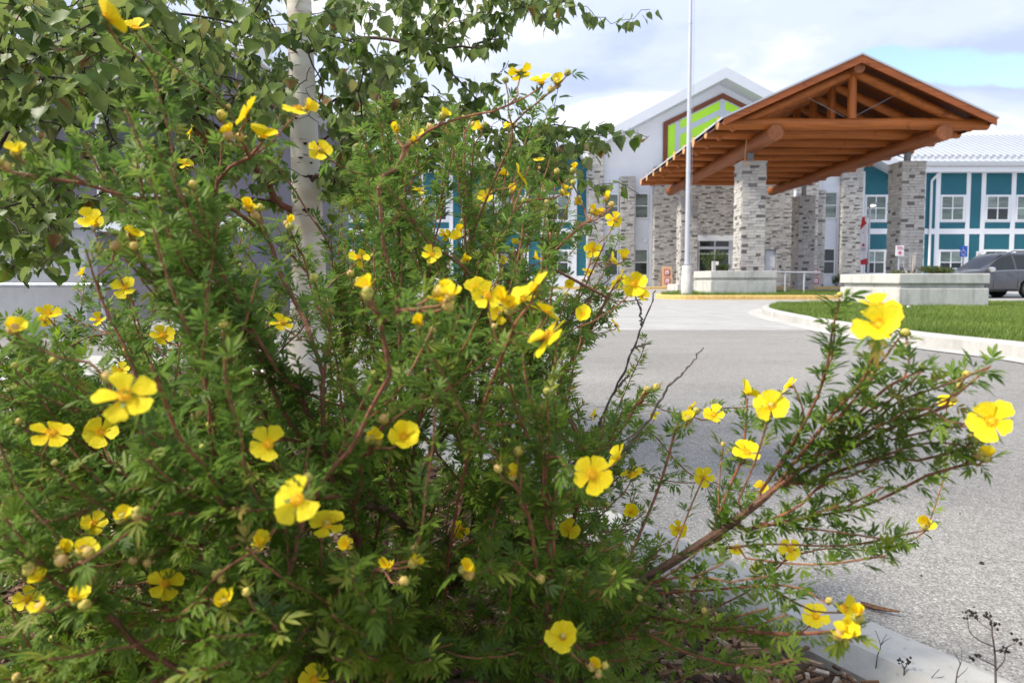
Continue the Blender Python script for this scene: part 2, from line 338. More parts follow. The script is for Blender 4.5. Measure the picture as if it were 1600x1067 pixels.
class MB:
    def __init__(s): s.v = []; s.f = []; s.t = []
    def add(s, vs, fs, t=0.5):
        k = len(s.v); s.v += [tuple(p) for p in vs]
        s.t += [t] * len(vs) if isinstance(t, (int, float)) else list(t)
        s.f += [tuple(i + k for i in f) for f in fs]; return s
    def box(s, x0, x1, y0, y1, z0, z1, t=0.5):
        v = [(x, y, z) for x in (x0, x1) for y in (y0, y1) for z in (z0, z1)]
        return s.add(v, [(0, 1, 3, 2), (4, 6, 7, 5), (0, 4, 5, 1), (2, 3, 7, 6), (0, 2, 6, 4), (1, 5, 7, 3)], t)
    def obox(s, M, sx, sy, sz, t=0.5):
        v = [M @ Vector((x * sx / 2, y * sy / 2, z * sz / 2)) for x in (-1, 1) for y in (-1, 1) for z in (-1, 1)]
        return s.add(v, [(0, 1, 3, 2), (4, 6, 7, 5), (0, 4, 5, 1), (2, 3, 7, 6), (0, 2, 6, 4), (1, 5, 7, 3)], t)
    def prism(s, pts, d, t=0.5):
        """A flat outline (list of points) pushed along vector d."""
        n = len(pts); a = [Vector(p) for p in pts]; d = Vector(d)
        return s.add(a + [p + d for p in a], [tuple(range(n)), tuple(range(2 * n - 1, n - 1, -1))] + [(i, i + n, (i + 1) % n + n, (i + 1) % n) for i in range(n)], t)
    def tube(s, pts, rad, n=8, t=0.5, cap=True):
        pts = [Vector(p) for p in pts]; m = len(pts)
        if isinstance(rad, (int, float)): rad = [rad] * m
        tt = [t] * m if isinstance(t, (int, float)) else t
        vs, ts, fs = [], [], []
        nx = None
        for i, p in enumerate(pts):
            d = (pts[min(i + 1, m - 1)] - pts[max(i - 1, 0)])
            d = d.normalized() if d.length > 1e-9 else Vector((0, 0, 1))
            if nx is None: nx = d.orthogonal().normalized()
            nx = nx - d * nx.dot(d)
            nx = nx.normalized() if nx.length > 1e-6 else d.orthogonal().normalized()
            ny = d.cross(nx)
            for k in range(n):
                a = 2 * math.pi * k / n
                vs.append(p + (nx * math.cos(a) + ny * math.sin(a)) * rad[i]); ts.append(tt[i])
        for i in range(m - 1):
            for k in range(n):
                fs.append((i * n + k, i * n + (k + 1) % n, (i + 1) * n + (k + 1) % n, (i + 1) * n + k))
        if cap: fs += [tuple(range(n - 1, -1, -1)), tuple((m - 1) * n + k for k in range(n))]
        return s.add(vs, fs, ts)
    def cyl(s, p0, p1, r0, r1=None, n=20, t=0.5):
        return s.tube([p0, p1], [r0, r0 if r1 is None else r1], n, t)
    def lathe(s, c, prof, n=24, t=0.5):
        c = Vector(c); vs = []; fs = []; m = len(prof)
        for r, z in prof:
            for k in range(n):
                a = 2 * math.pi * k / n; vs.append(c + Vector((r * math.cos(a), r * math.sin(a), z)))
        for i in range(m - 1):
            for k in range(n): fs.append((i * n + k, i * n + (k + 1) % n, (i + 1) * n + (k + 1) % n, (i + 1) * n + k))
        fs += [tuple(range(n - 1, -1, -1)), tuple((m - 1) * n + k for k in range(n))]
        return s.add(vs, fs, t)
    def mesh(s, name, material, smooth=False, org=None):
        me = bpy.data.meshes.new(name)
        v = s.v if org is None else [(p[0] - org.x, p[1] - org.y, p[2] - org.z) for p in s.v]
        me.from_pydata(v, [], s.f)
        a = me.attributes.new('tint', 'FLOAT', 'POINT'); a.data.foreach_set('value', np.array(s.t, np.float32))
        if material: me.materials.append(material)
        if smooth: me.polygons.foreach_set('use_smooth', [True] * len(me.polygons))
        me.update(); return me
    def build(s, name, material, parent=None, smooth=False, bevel=0.0, base=None):
        org = ORG[parent.name] if parent is not None else (Vector(base) if base is not None else Vector((0, 0, 0)))
        o = bpy.data.objects.new(name, s.mesh(name, material, smooth, org)); COL.objects.link(o)
        ORG[o.name] = org
        if parent is not None: o.parent = parent
        else: o.location = org
        if bevel:
            b = o.modifiers.new('bevel', 'BEVEL'); b.width = bevel; b.segments = 2; b.limit_method = 'ANGLE'
        if smooth and not bevel:
            try: o.data.set_sharp_from_angle(angle=R(40))
            except Exception: pass
        return o

def big_mesh(name, tv, tf, M, loc, tint, material, parent=None, kind=None, smooth=True, vt=None):
    """Many copies of templates joined in one mesh. tv: list of (k,3) arrays, tf: list of face lists, M (n,3,3), loc (n,3), tint (n)."""
    n = len(loc); nt = len(tv); pick = np.arange(n) % nt
    org = np.array(ORG[parent.name]) if parent is not None else np.zeros(3)
    V, L, LS, T = [], [], [], []; off = 0
    for k in range(nt):
        idx = np.where(pick == k)[0]
        if not len(idx): continue
        t = np.asarray(tv[k], float)
        vv = np.einsum('nij,kj->nki', M[idx], t) + (loc[idx] - org)[:, None, :]
        V.append(vv.reshape(-1, 3)); T.append(np.repeat(tint[idx], len(t)) if vt is None else np.clip((tint[idx][:, None] + vt[k][None, :]).ravel(), 0, 1))
        lens = np.array([len(f) for f in tf[k]]); flat = np.concatenate([np.array(f) for f in tf[k]])
        base = off + np.arange(len(idx)) * len(t)
        L.append((flat[None, :] + base[:, None]).reshape(-1)); LS.append(np.tile(lens, len(idx)))
        off += len(idx) * len(t)
    V = np.concatenate(V); L = np.concatenate(L); LS = np.concatenate(LS); T = np.concatenate(T)
    me = bpy.data.meshes.new(name)
    me.vertices.add(len(V)); me.vertices.foreach_set('co', V.astype(np.float32).ravel())
    me.loops.add(len(L)); me.loops.foreach_set('vertex_index', L.astype(np.int32))
    me.polygons.add(len(LS)); st = np.concatenate([[0], np.cumsum(LS)[:-1]])
    me.polygons.foreach_set('loop_start', st.astype(np.int32))
    try: me.polygons.foreach_set('loop_total', LS.astype(np.int32))
    except Exception: pass
    me.polygons.foreach_set('use_smooth', np.full(len(LS), smooth))
    a = me.attributes.new('tint', 'FLOAT', 'POINT'); a.data.foreach_set('value', T.astype(np.float32))
    me.materials.append(material); me.update(calc_edges=True); me.validate()
    o = bpy.data.objects.new(name, me); COL.objects.link(o)
    if parent is not None: o.parent = parent; ORG[o.name] = Vector(org)
    if kind: o['kind'] = kind
    return o
def frames(axis_y, up):
    """(n,3) direction of local +Y and rough up for local +Z -> (n,3,3) matrices with columns x, y, z."""
    y = axis_y / np.linalg.norm(axis_y, axis=1, keepdims=True)
    x = np.cross(y, up); x /= np.maximum(np.linalg.norm(x, axis=1, keepdims=True), 1e-6)
    z = np.cross(x, y)
    return np.stack([x, y, z], axis=2)
def in_poly(poly, x, y):
    x = np.asarray(x, float); y = np.asarray(y, float); c = np.zeros(len(x), bool); n = len(poly)
    for i in range(n):
        x0, y0 = poly[i][:2]; x1, y1 = poly[(i + 1) % n][:2]
        if y0 == y1: continue
        k = ((y0 > y) != (y1 > y)) & (x < (x1 - x0) * (y - y0) / (y1 - y0) + x0)
        c ^= k
    return c
# ------------------------------------------------------------------ the ground
def strip_sheet(xs, ys, dz):
    m = MB(); nx = len(xs)
    m.add([(x, y, gz(y) + dz) for y in ys for x in xs], [(j * nx + i, j * nx + i + 1, (j + 1) * nx + i + 1, (j + 1) * nx + i) for j in range(len(ys) - 1) for i in range(nx - 1)])
    return m
road = strip_sheet([-300, -60, -20, 0, 20, 60, 300], [-60, -10, 0, 10, 20, 46, 120, 700], 0.0).build('road', MT['asphalt'])
tag(road, kind='structure')

apron = tag(empty('concrete_apron', (6, 20, 0)), kind='structure')
ys = [10.05, 13.6, 17.2, 20.8, 24.4, 28.0, 31.6, 35.2, 38.8, 42.4]
for j in range(len(ys) - 1):
    for i in range(-4, 9):
        a = MB(); x0, x1, y0, y1 = i * 4 + 0.012, i * 4 + 3.988, ys[j] + 0.012, ys[j + 1] - 0.012
        q = rnd.uniform(0.004, 0.008)
        a.add([(x0, y0, gz(y0) - .1), (x1, y0, gz(y0) - .1), (x1, y1, gz(y1) - .1), (x0, y1, gz(y1) - .1), (x0, y0, gz(y0) + q), (x1, y0, gz(y0) + q), (x1, y1, gz(y1) + q), (x0, y1, gz(y1) + q)],
              [(3, 2, 1, 0), (4, 5, 6, 7), (0, 1, 5, 4), (1, 2, 6, 5), (2, 3, 7, 6), (3, 0, 4, 7)])
        a.build('slab', MT['slab'], apron)

def offset_line(pts, d):
    out = []
    for i, p in enumerate(pts):
        a = Vector(pts[max(i - 1, 0)][:2]); b = Vector(pts[min(i + 1, len(pts) - 1)][:2])
        t = (b - a).normalized(); out.append((p[0] - t.y * d, p[1] + t.x * d))
    return out
def smooth_line(pts, n=6, closed=False):
    P_ = [Vector(p[:2]) for p in pts]; out = []; m = len(P_)
    for i in range(m if closed else m - 1):
        p0, p1, p2, p3 = (P_[(i - 1) % m] if closed or i else P_[0]), P_[i], P_[(i + 1) % m], (P_[(i + 2) % m] if closed or i + 2 < m else P_[-1])
        for k in range(n):
            t = k / n
            out.append(tuple(0.5 * ((2 * p1) + (p2 - p0) * t + (2 * p0 - 5 * p1 + 4 * p2 - p3) * t * t + (3 * p1 - p0 - 3 * p2 + p3) * t ** 3)))
    if not closed: out.append(tuple(P_[-1]))
    return out
def kerb(pts, w, h, name, material, top_mat=None):
    """Kerb of width w on the left-hand side of the line."""
    prof = [(0, -0.1), (0, h - 0.03), (0.02, h - 0.006), (0.04, h), (w - 0.03, h), (w, h - 0.03), (w, -0.1)]
    rows = [offset_line(pts, d) for d, _ in prof]; n = len(pts); m = MB(); k = len(prof)
    m.add([(rows[j][i][0], rows[j][i][1], gz(rows[j][i][1]) + prof[j][1]) for i in range(n) for j in range(k)],
          [(i * k + j, i * k + j + 1, (i + 1) * k + j + 1, (i + 1) * k + j) for i in range(n - 1) for j in range(k - 1)])
    return tag(m.build(name, material), kind='structure'), rows[-1]

# kerb of the planting bed in front, running from the lower right corner away to the left
bed_pts = smooth_line([(2.35, -1.45), (1.28, 0.22), (0.67, 1.17), (-0.05, 2.3), (-0.62, 3.2), (-1.15, 4.15), (-1.95, 4.95), (-3.2, 5.4), (-6.0, 5.9), (-12, 6.3)], 7)
_, bed_in = kerb(bed_pts, 0.16, 0.15, 'bed_kerb', MT['kerb'])
m = MB(); n = len(bed_in)
bed_out = [(-13.0, -4.0), (3.4, -4.0)]
poly = list(reversed(bed_in)) + bed_out
m.add([(p[0], p[1], 0.105) for p in bed_in] + [(-13, p[1] * 1.0 if p[1] > -3 else -3, 0.105) for p in bed_in], [(i, i + 1, n + i + 1, n + i) for i in range(n - 1)])
tag(m.build('planting_bed', MT['soil']), kind='structure')
# a second strip of the bed reaching behind the camera
tag(MB().add([(-13, -6, 0.104), (4.5, -6, 0.104), (2.2, -1.45, 0.104), (-13, -1.2, 0.104)], [(0, 1, 2, 3)]).build('planting_bed', MT['soil']), kind='structure')
# concrete walkway through the bed, towards the ramp on the left
tag(MB().prism([(-2.05, 3.0, 0.09), (-2.75, 3.0, 0.09), (-3.75, 5.15, 0.09), (-2.85, 5.15, 0.09)], (0, 0, 0.045)).build('walkway', MT['kerb'], bevel=0.01), kind='structure')
tag(MB().prism([(-2.78, 3.0, 0.085), (-12.5, 4.4, 0.085), (-12.5, 5.7, 0.085), (-3.78, 5.15, 0.085)], (0, 0, 0.04)).build('walkway', MT['kerb'], bevel=0.01), kind='structure')

# grass island on the right with its kerb and gutter
isl = [G(2300, 655), G(1760, 585), G(1600, 561), G(1435, 540), G(1330, 523), G(1262, 510), G(1215, 499), G(1196, 493), G(1191, 489), G(1196, 486)]
isl = [(p.x, p.y) for p in isl] + [(6.9, 17.6), (9.0, 18.3), (14, 18.4), (22, 18.0)]
isl_pts = list(reversed(smooth_line(isl, 6)))
isl_in = kerb(isl_pts, 0.16, 0.15, 'island_kerb', MT['kerb'])[1]
g_out = offset_line(isl_pts, -0.30); m = MB(); n = len(isl_pts)
m.add([(p[0], p[1], gz(p[1]) + 0.010) for p in isl_pts] + [(p[0], p[1], gz(p[1]) + 0.009) for p in g_out], [(i, n + i, n + i + 1, i + 1) for i in range(n - 1)])
tag(m.build('gutter', MT['kerb']), kind='structure')
m = MB(); m.add([(p[0], p[1], gz(p[1]) + 0.135) for p in isl_in], [tuple(range(len(isl_in)))])
tag(m.build('lawn_soil', MT['turf']), kind='structure')
# island round the left-hand pillars, with yellow kerb
isl2 = [(16.0, 24.15), (12.0, 24.1), (9.0, 24.05), (6.6, 24.05), (5.75, 24.35), (5.35, 25.0), (5.55, 26.2), (6.4, 28.0), (8.0, 29.2), (11.8, 29.4), (16, 29.4)]
isl2_pts = list(reversed(smooth_line(isl2, 5)))
isl2_in = kerb(isl2_pts, 0.18, 0.16, 'yellow_kerb', MT['yellow'])[1]
m = MB(); m.add([(p[0], p[1], gz(p[1]) + 0.145) for p in isl2_in], [tuple(range(len(isl2_in)))])
tag(m.build('lawn_soil', MT['turf']), kind='structure')
tag(MB().box(11.2, 16, 24.3, 29.3, 0.1, gz(25) + 0.165).build('pavement', MT['slab'], bevel=0.01), kind='structure')
# pavement along the building, yellow kerb in front
m = MB(); y0, y1 = 39.6, 42.3
m.box(fx0 := -14, 34, y0, y1, -0.1, gz(41) + 0.14)
tag(m.build('pavement', MT['slab'], bevel=0.01), kind='structure')
kerb([(34, y0 - 0.02), (20, y0 - 0.02), (5, y0 - 0.02), (-14, y0 - 0.02)][::-1], 0.2, 0.15, 'yellow_kerb', MT['yellow'])

# grass
blade_v = [np.array([(-.5, 0, 0), (.5, 0, 0), (.36, .05, .55), (-.36, .05, .55), (0, .28, 1.0)]), np.array([(-.5, 0, 0), (.5, 0, 0), (.34, -.02, .6), (-.34, -.02, .6), (.2, .16, 1.0)])]
blade_f = [[(0, 1, 2, 3), (3, 2, 4)]] * 2
def grass(name, poly, n, base, hmin, hmax, ypow, hole=None):
    xs_ = [p[0] for p in poly]; ys_ = [p[1] for p in poly]
    k = n * 5
    x = rng.uniform(min(xs_), min(max(xs_), 21), k)
    y = min(ys_) + (max(ys_) - min(ys_)) * rng.uniform(0, 1, k) ** ypow
    ok = in_poly(poly, x, y)
    if hole: ok &= ~((x > hole[0]) & (x < hole[1]) & (y > hole[2]) & (y < hole[3]))
    u, v, d = px_of(np.stack([x, y, np.full(k, .2)], 1)); ok &= (u > 900) & (u < 2150)
    x, y = x[ok][:n], y[ok][:n]; n = len(x)
    h = rng.uniform(hmin, hmax, n) * (0.8 + 0.4 * np.sin(x * 2.1 + y * 1.3) ** 2)
    w = rng.uniform(0.004, 0.008, n) * (0.6 + y / 18)
    a = rng.uniform(0, 6.28, n); M = np.zeros((n, 3, 3))
    lean = rng.normal(0, 0.35, (n, 2))
    M[:, 0, 0] = np.cos(a) * w; M[:, 1, 0] = np.sin(a) * w
    M[:, 0, 1] = -np.sin(a) * h; M[:, 1, 1] = np.cos(a) * h
    M[:, 0, 2] = lean[:, 0] * h; M[:, 1, 2] = lean[:, 1] * h; M[:, 2, 2] = h
    zb = np.array([gz(q) for q in y]) + base
    t = np.clip(rng.normal(0.45, 0.2, n) + 0.22 * np.sin(x * 1.7 + np.sin(y * 2.3)) * np.cos(y * 1.1 + np.sin(x * 1.3)), 0, 1)
    t = np.where(rng.uniform(0, 1, n) < 0.03, 1.0, np.minimum(t, 0.9))
    big_mesh(name, blade_v, blade_f, M, np.stack([x, y, zb], 1), t, MT['grass'], kind='stuff', smooth=False)
grass('lawn_grass', isl_in, 150000, 0.13, 0.05, 0.10, 1.5, (8.7, 10.9, 15.25, 18))
grass('lawn_grass', isl2_in, 14000, 0.14, 0.06, 0.15, 1.5, (7.45, 9.85, 25.55, 28))

# ------------------------------------------------------------------ stonework
def unit_stone(t):
    m = MB(); j = lambda a: a + rnd.uniform(-0.05, 0.05)
    v = [(x * .5, y * .5, z * .5) for x in (-1, 1) for y in (-1, 1) for z in (-1, 1)]
    v = [(j(a) if b < 0 else a, b, j(c) if b < 0 else c) for a, b, c in v]
    m.add(v, [(0, 1, 3, 2), (4, 6, 7, 5), (0, 4, 5, 1), (2, 3, 7, 6), (0, 2, 6, 4), (1, 5, 7, 3)], t)
    return m.mesh('stone', MT['stone'])
STONES = [unit_stone(t) for t in (0.0, 0.12, 0.25, 0.33, 0.40, 0.46, 0.52, 0.58, 0.64, 0.70, 0.76, 0.82, 0.90, 1.0)]
def stone_tint_index():
    return rnd.choice((0, 1)) if rnd.random() < 0.16 else min(13, max(2, int(rnd.gauss(7.5, 2.6))))
def courses(w, h, hmin, hmax, lmin, lmax, holes=()):
    """Ledge stone layout in a w x h rectangle: (x0, x1, z0, z1)."""
    z = 0; out = []
    while z < h - 0.02:
        dz = min(rnd.uniform(hmin, hmax), h - z)
        if h - z - dz < hmin * 0.6: dz = h - z
        segs = [(0, w)]
        for a, b, c, d in holes:
            if c < z + dz / 2 < d:
                segs = [q for s in segs for q in ((s[0], min(s[1], a)), (max(s[0], b), s[1])) if q[1] - q[0] > 0.03]
        for a, b in segs:
            x = a
            while x < b - 0.001:
                dx = rnd.uniform(lmin, lmax)
                if b - x - dx < lmin * 0.6: dx = b - x
                out.append((x, x + dx, z, z + dz)); x += dx
        z += dz
    return out
def stone_face(mb_or_parent, org, ax, nrm, w, h, hm, lm, holes=(), gap=0.008):
    """Lay stones on a face. org: lower corner, ax: direction along the face, nrm: outward."""
    org, ax, nrm = Vector(org), Vector(ax), Vector(nrm); up = Vector((0, 0, 1))
    dark = []
    for x0, x1, z0, z1 in courses(w, h, *hm, *lm, holes):
        d = rnd.uniform(0.045, 0.075); c = org + ax * ((x0 + x1) / 2) + up * ((z0 + z1) / 2) + nrm * (d / 2 - 0.03)
        sx, sz = x1 - x0 - gap, z1 - z0 - gap; k = stone_tint_index()
        if k < 2:
            if any(x0 < q[1] + .02 and x1 > q[0] - .02 and z0 < q[2] + .02 for q in dark): k = rnd.randint(4, 9)
            else: dark.append((x0, x1, z1))
        M = Matrix.Identity(4)
        for r in range(3): M[r][0] = ax[r] * sx; M[r][1] = -nrm[r] * d; M[r][2] = up[r] * sz; M[r][3] = c[r]
        if isinstance(mb_or_parent, MB):
            src = STONES[k]
            mb_or_parent.add([M @ v.co for v in src.vertices], [tuple(p.vertices) for p in src.polygons], (0.0, 0.12, 0.25, 0.33, 0.40, 0.46, 0.52, 0.58, 0.64, 0.70, 0.76, 0.82, 0.90, 1.0)[k])
        else:
            link_obj('stone', STONES[k], mb_or_parent, M)

# ------------------------------------------------------------------ buildings
DF = 42.0
def fx(u, D=DF): return P(u, 380, D).x
def fz(v, D=DF): return P(1200, v, D).z
GB = gz(42) + 0.14

def lap_siding(m, x0, x1, z0, z1, y, course=0.16):
    n = max(1, round((z1 - z0) / course)); c = (z1 - z0) / n
    for i in range(n):
        a = z0 + i * c; b = a + c
        m.add([(x0, y - 0.022, a), (x1, y - 0.022, a), (x1, y, b), (x0, y, b), (x0, y + 0.02, a), (x1, y + 0.02, a)], [(0, 1, 2, 3), (5, 4, 0), (4, 5, 1, 0)][:1] + [(4, 5, 1, 0)])

def window(parent, x0, x1, z0, z1, y, cols=2, rows=2, blind=(True, False), fr=0.07, mu=0.055):
    f = MB()
    f.box(x0, x0 + fr, y - 0.05, y + 0.02, z0, z1); f.box(x1 - fr, x1, y - 0.05, y + 0.02, z0, z1)
    f.box(x0 + fr, x1 - fr, y - 0.05, y + 0.02, z0, z0 + fr); f.box(x0 + fr, x1 - fr, y - 0.05, y + 0.02, z1 - fr, z1)
    ix0, ix1, iz0, iz1 = x0 + fr, x1 - fr, z0 + fr, z1 - fr
    for c in range(1, cols):
        q = ix0 + (ix1 - ix0) * c / cols; f.box(q - mu / 2, q + mu / 2, y - 0.042, y + 0.01, iz0, iz1)
    for r in range(1, rows):
        q = iz0 + (iz1 - iz0) * r / rows
        for c in range(cols):
            a = ix0 + (ix1 - ix0) * c / cols + (mu / 2 if c else 0); b = ix0 + (ix1 - ix0) * (c + 1) / cols - (mu / 2 if c < cols - 1 else 0)
            f.box(a, b, y - 0.040, y + 0.01, q - mu / 2, q + mu / 2)
    w = f.build('window', MT['frame'], parent)
    for c in range(cols):
        for r in range(rows):
            a = ix0 + (ix1 - ix0) * c / cols; b = ix0 + (ix1 - ix0) * (c + 1) / cols
            e = iz0 + (iz1 - iz0) * r / rows; g = iz0 + (iz1 - iz0) * (r + 1) / rows
            top = r == rows - 1
            MB().box(a, b, y - 0.012, y - 0.004, e, g).build('pane', MT['glass_blind'] if (blind[0] if top else blind[1]) else MT['glass'], w)
    return w

def gable_roof(parent, xc, z_apex, half_l, half_r, slope_l, slope_r, y0, y1, th, over_mat):
    for s, half, sl in ((-1, half_l, slope_l), (1, half_r, slope_r)):
        pts = [(xc, y0, z_apex), (xc + s * half, y0, z_apex - half * sl), (xc + s * half, y0, z_apex - half * sl - th), (xc, y0, z_apex - th)]
        if s < 0: pts = pts[::-1]
        MB().prism(pts, (0, y1 - y0, 0)).build('roof', over_mat, parent)

# --- central block
xl, xr, xa = fx(918), fx(1345), fx(1125)
central = thing('entrance_block', ((xl + xr) / 2, 48, GB), 'tall white gabled entrance block with stone piers behind the timber canopy', 'building')
roof_y = 40.7
za = P(1135, 105, roof_y).z; xap = P(1135, 105, roof_y).x
zl = P(932, 212, roof_y).z; xll = P(932, 212, roof_y).x
sl = (za - zl) / (xap - xll); TH = 0.62
ztop = za - TH - 0.01
m = MB()
m.prism([(fx(941), DF, GB), (xr, DF, GB), (xr, DF, ztop - (xr - xap) * sl), (xap, DF, ztop), (fx(941), DF, ztop - (xap - fx(941)) * sl)], (0, 14, 0))
m.build('wall', mat('white_lap_wall', (0.80, 0.815, 0.845), 0.65, var=0.025, scale=1.2), central)
gable_roof(central, xap, za, xap - xll, 11.0, sl, sl, roof_y, 57, TH, MT['rake'])
# lap boards on the lower white panels
for u0, u1, vt in ((942, 967, 262), (990, 1018, 290), (1283, 1309, 285)):
    sd = MB(); lap_siding(sd, fx(u0), fx(u1), GB, fz(vt), DF - 0.003, 0.18); sd.build('lap_siding', MT['white'], central)
for u0, u1, vt in ((918, 941, 222), (968, 989, 279), (1310, 1340, 262), (1271, 1283, 300)):
    a, b = fx(u0), fx(u1); h = fz(vt) - GB; d = 0.45
    MB().box(a + .03, b - .03, DF - d + .03, DF + 0.2, GB, GB + h - 0.02).build('pier_core', MT['mortar'], central)
    s = MB()
    stone_face(s, (a, DF - d, GB), (1, 0, 0), (0, -1, 0), b - a, h, (0.08, 0.13), (0.18, 0.42))
    stone_face(s, (a, DF, GB), (0, -1, 0), (-1, 0, 0), d, h, (0.08, 0.13), (0.15, 0.3))
    stone_face(s, (b, DF - d, GB), (0, 1, 0), (1, 0, 0), d, h, (0.08, 0.13), (0.15, 0.3))
    tag(s.build('stone_cladding', MT['stone'], central), kind='stuff')
    MB().box(a - .03, b + .03, DF - d - .06, DF - 0.01, GB + h, GB + h + 0.06).build('pier_cap', MT['cap'], central)
# stone wall under the canopy, with the entrance and a side door
a, b = fx(1019.5), fx(1271); yw = DF - 0.55; h = fz(262) - GB
ex0, ex1, ez = fx(1086), fx(1150), fz(369); dx0, dx1, dz1 = fx(1190), fx(1208), fz(391)
holes = [(ex0 - a, ex1 - a, -1, ez - GB), (dx0 - a, dx1 - a, -1, dz1 - GB)]
s = MB(); stone_face(s, (a, yw, GB), (1, 0, 0), (0, -1, 0), b - a, h, (0.075, 0.12), (0.18, 0.40), holes)
stone_face(s, (a, DF, GB), (0, -1, 0), (-1, 0, 0), 0.55, h, (0.08, 0.13), (0.15, 0.3))
tag(s.build('stone_cladding', MT['stone'], central), kind='stuff')
bk = MB()
for q0, q1, w0, w1 in ((a, ex0, GB, GB + h), (ex1, dx0, GB, GB + h), (dx1, b, GB, GB + h), (ex0, ex1, ez, GB + h), (dx0, dx1, dz1, GB + h)):
    bk.box(q0, q1, yw + 0.02, DF - 0.02, w0, w1)
bk.build('stone_backing', MT['mortar'], central)
# entrance screen
e = MB(); ye = yw + 0.15; ztr = fz(377)
e.box(ex0, ex1, yw - .03, ye + .05, ztr, ez)                      # white header
for u in (1086, 1088.5, 1113, 1135.5, 1146.5): e.box(fx(u), fx(u) + 0.07, ye - .04, ye + .04, GB, ztr - 0.001)
e.box(fx(1136.5), ex1, ye - .02, ye + .05, GB, ztr - 0.002)
for v in (377.5, 390, 398): 
    for u0, u1 in ((1088.5, 1113), (1113, 1135.5)): e.box(fx(u0) + .07, fx(u1), ye - .035, ye + .035, fz(v), fz(v) + (0.16 if v == 390 else 0.06))
dr = e.build('door', MT['frame'], central)
for u0, u1 in ((1086, 1088.5), (1088.5, 1113), (1113, 1135.5)):
    MB().box(fx(u0) + 0.03, fx(u1) + .01, ye - .004, ye + .004, GB, ztr).build('pane', MT['glass'], dr)
d = MB().box(dx0 + .06, dx1 - .06, yw + .08, yw + .14, GB, dz1 - .06).build('door', MT['trim'], central)
MB().box(dx1 - .2, dx1 - .14, yw + .04, yw + .079, GB + .95, GB + 1.15).build('handle', MT['greypaint'], d)
f_ = MB(); f_.box(dx0, dx0 + .06, yw, yw + .16, GB, dz1); f_.box(dx1 - .06, dx1, yw, yw + .16, GB, dz1); f_.box(dx0 + .06, dx1 - .06, yw, yw + .16, dz1 - .06, dz1)
f_.build('door_frame', MT['greypaint'], central)
MB().box(fx(1212.5), fx(1215), yw - .08, yw - .046, fz(419), fz(415)).build('keypad', MT['black'], central)
for (u0, u1, v0, v1, bl) in ((943.5, 966, 303, 342, (True, True)), (943.5, 966, 389, 431, (False, False)), (990.5, 1012.5, 302, 342, (True, True)), (990.5, 1012.5, 389, 431, (True, False)), (1284, 1306, 300, 342, (True, True)), (1283, 1304.5, 388, 429, (False, False))):
    window(central, fx(u0), fx(u1), fz(v1), fz(v0), DF - 0.05, 1, 2, bl)
MB().box(fx(1013.8), fx(1018.8), DF - .12, DF - 0.01, GB, fz(296)).build('corner_board', MT['trim'], central)
MB().box(fx(1306.5), fx(1309.6), DF - .10, DF - 0.01, GB, fz(285)).build('corner_board', MT['trim'], central)
sc_ = MB(); c0 = Vector((fx(1007), DF - .16, fz(375)))
sc_.lathe(c0, [(0.07, -0.16), (0.10, -0.12), (0.10, 0.08), (0.06, 0.13)], 12); sc_.box(c0.x - .05, c0.x + .05, c0.y, DF - .02, c0.z - .05, c0.z + .05)
sc_.build('wall_lamp', MT['trim'], central, smooth=True)
dp = MB(); xd = fx(1234)
dp.tube([(xd, yw - .14, GB + .25), (xd, yw - .14, fz(300))], 0.085, 10); dp.tube([(xd, yw - .14, GB + .26), (xd - .02, yw - .2, GB + .1), (xd - .02, yw - .45, GB + .06)], 0.08, 10)
dp.build('downpipe', MT['trim'], central, smooth=True)
# lime window in the gable: brown surround, grey mullions, coloured panes
yg = DF - 0.02
xw0, xw1 = fx(1034), 2 * xa - fx(1034); zb = fz(262); zs = fz(192); zp = fz(146.5)
slope = (zp - zs) / (xa - xw0); t = fx(1041) - fx(1034); tv = t * math.sqrt(1 + slope * slope)
fr = MB()
fr.prism([(xw0, yg, zb), (xw0 + t, yg, zb), (xw0 + t, yg, zs + t * slope - tv), (xw0, yg, zs)], (0, -0.10, 0))
fr.prism([(xw1 - t, yg, zb), (xw1, yg, zb), (xw1, yg, zs), (xw1 - t, yg, zs + t * slope - tv)], (0, -0.10, 0))
fr.prism([(xw0, yg, zs), (xw0 + t, yg, zs + t * slope - tv), (xa, yg, zp - tv), (xa, yg, zp)], (0, -0.101, 0))
fr.prism([(xa, yg, zp), (xa, yg, zp - tv), (xw1 - t, yg, zs + t * slope - tv), (xw1, yg, zs)], (0, -0.101, 0))
gw = fr.build('window', MT['brown'], central)
def ztopat(x): return zp - tv - abs(x - xa) * slope
mm = MB(); MW = fx(1060) - fx(1052.5)
def lime(x0, x1, o0, o1, bottom=None):
    """Pane between two lines parallel to the rake, o0 and o1 below it."""
    zz_ = lambda x, o: max(ztopat(x) - o, zb)
    pts = [(x0, yg, zz_(x0, o0)), (x1, yg, zz_(x1, o0)), (x1, yg, bottom if bottom else zz_(x1, o1)), (x0, yg, bottom if bottom else zz_(x0, o1))]
    MB().prism(pts, (0, -0.03, 0)).build('pane', MT['lime'], gw)
pxs = fz(300) - fz(301)
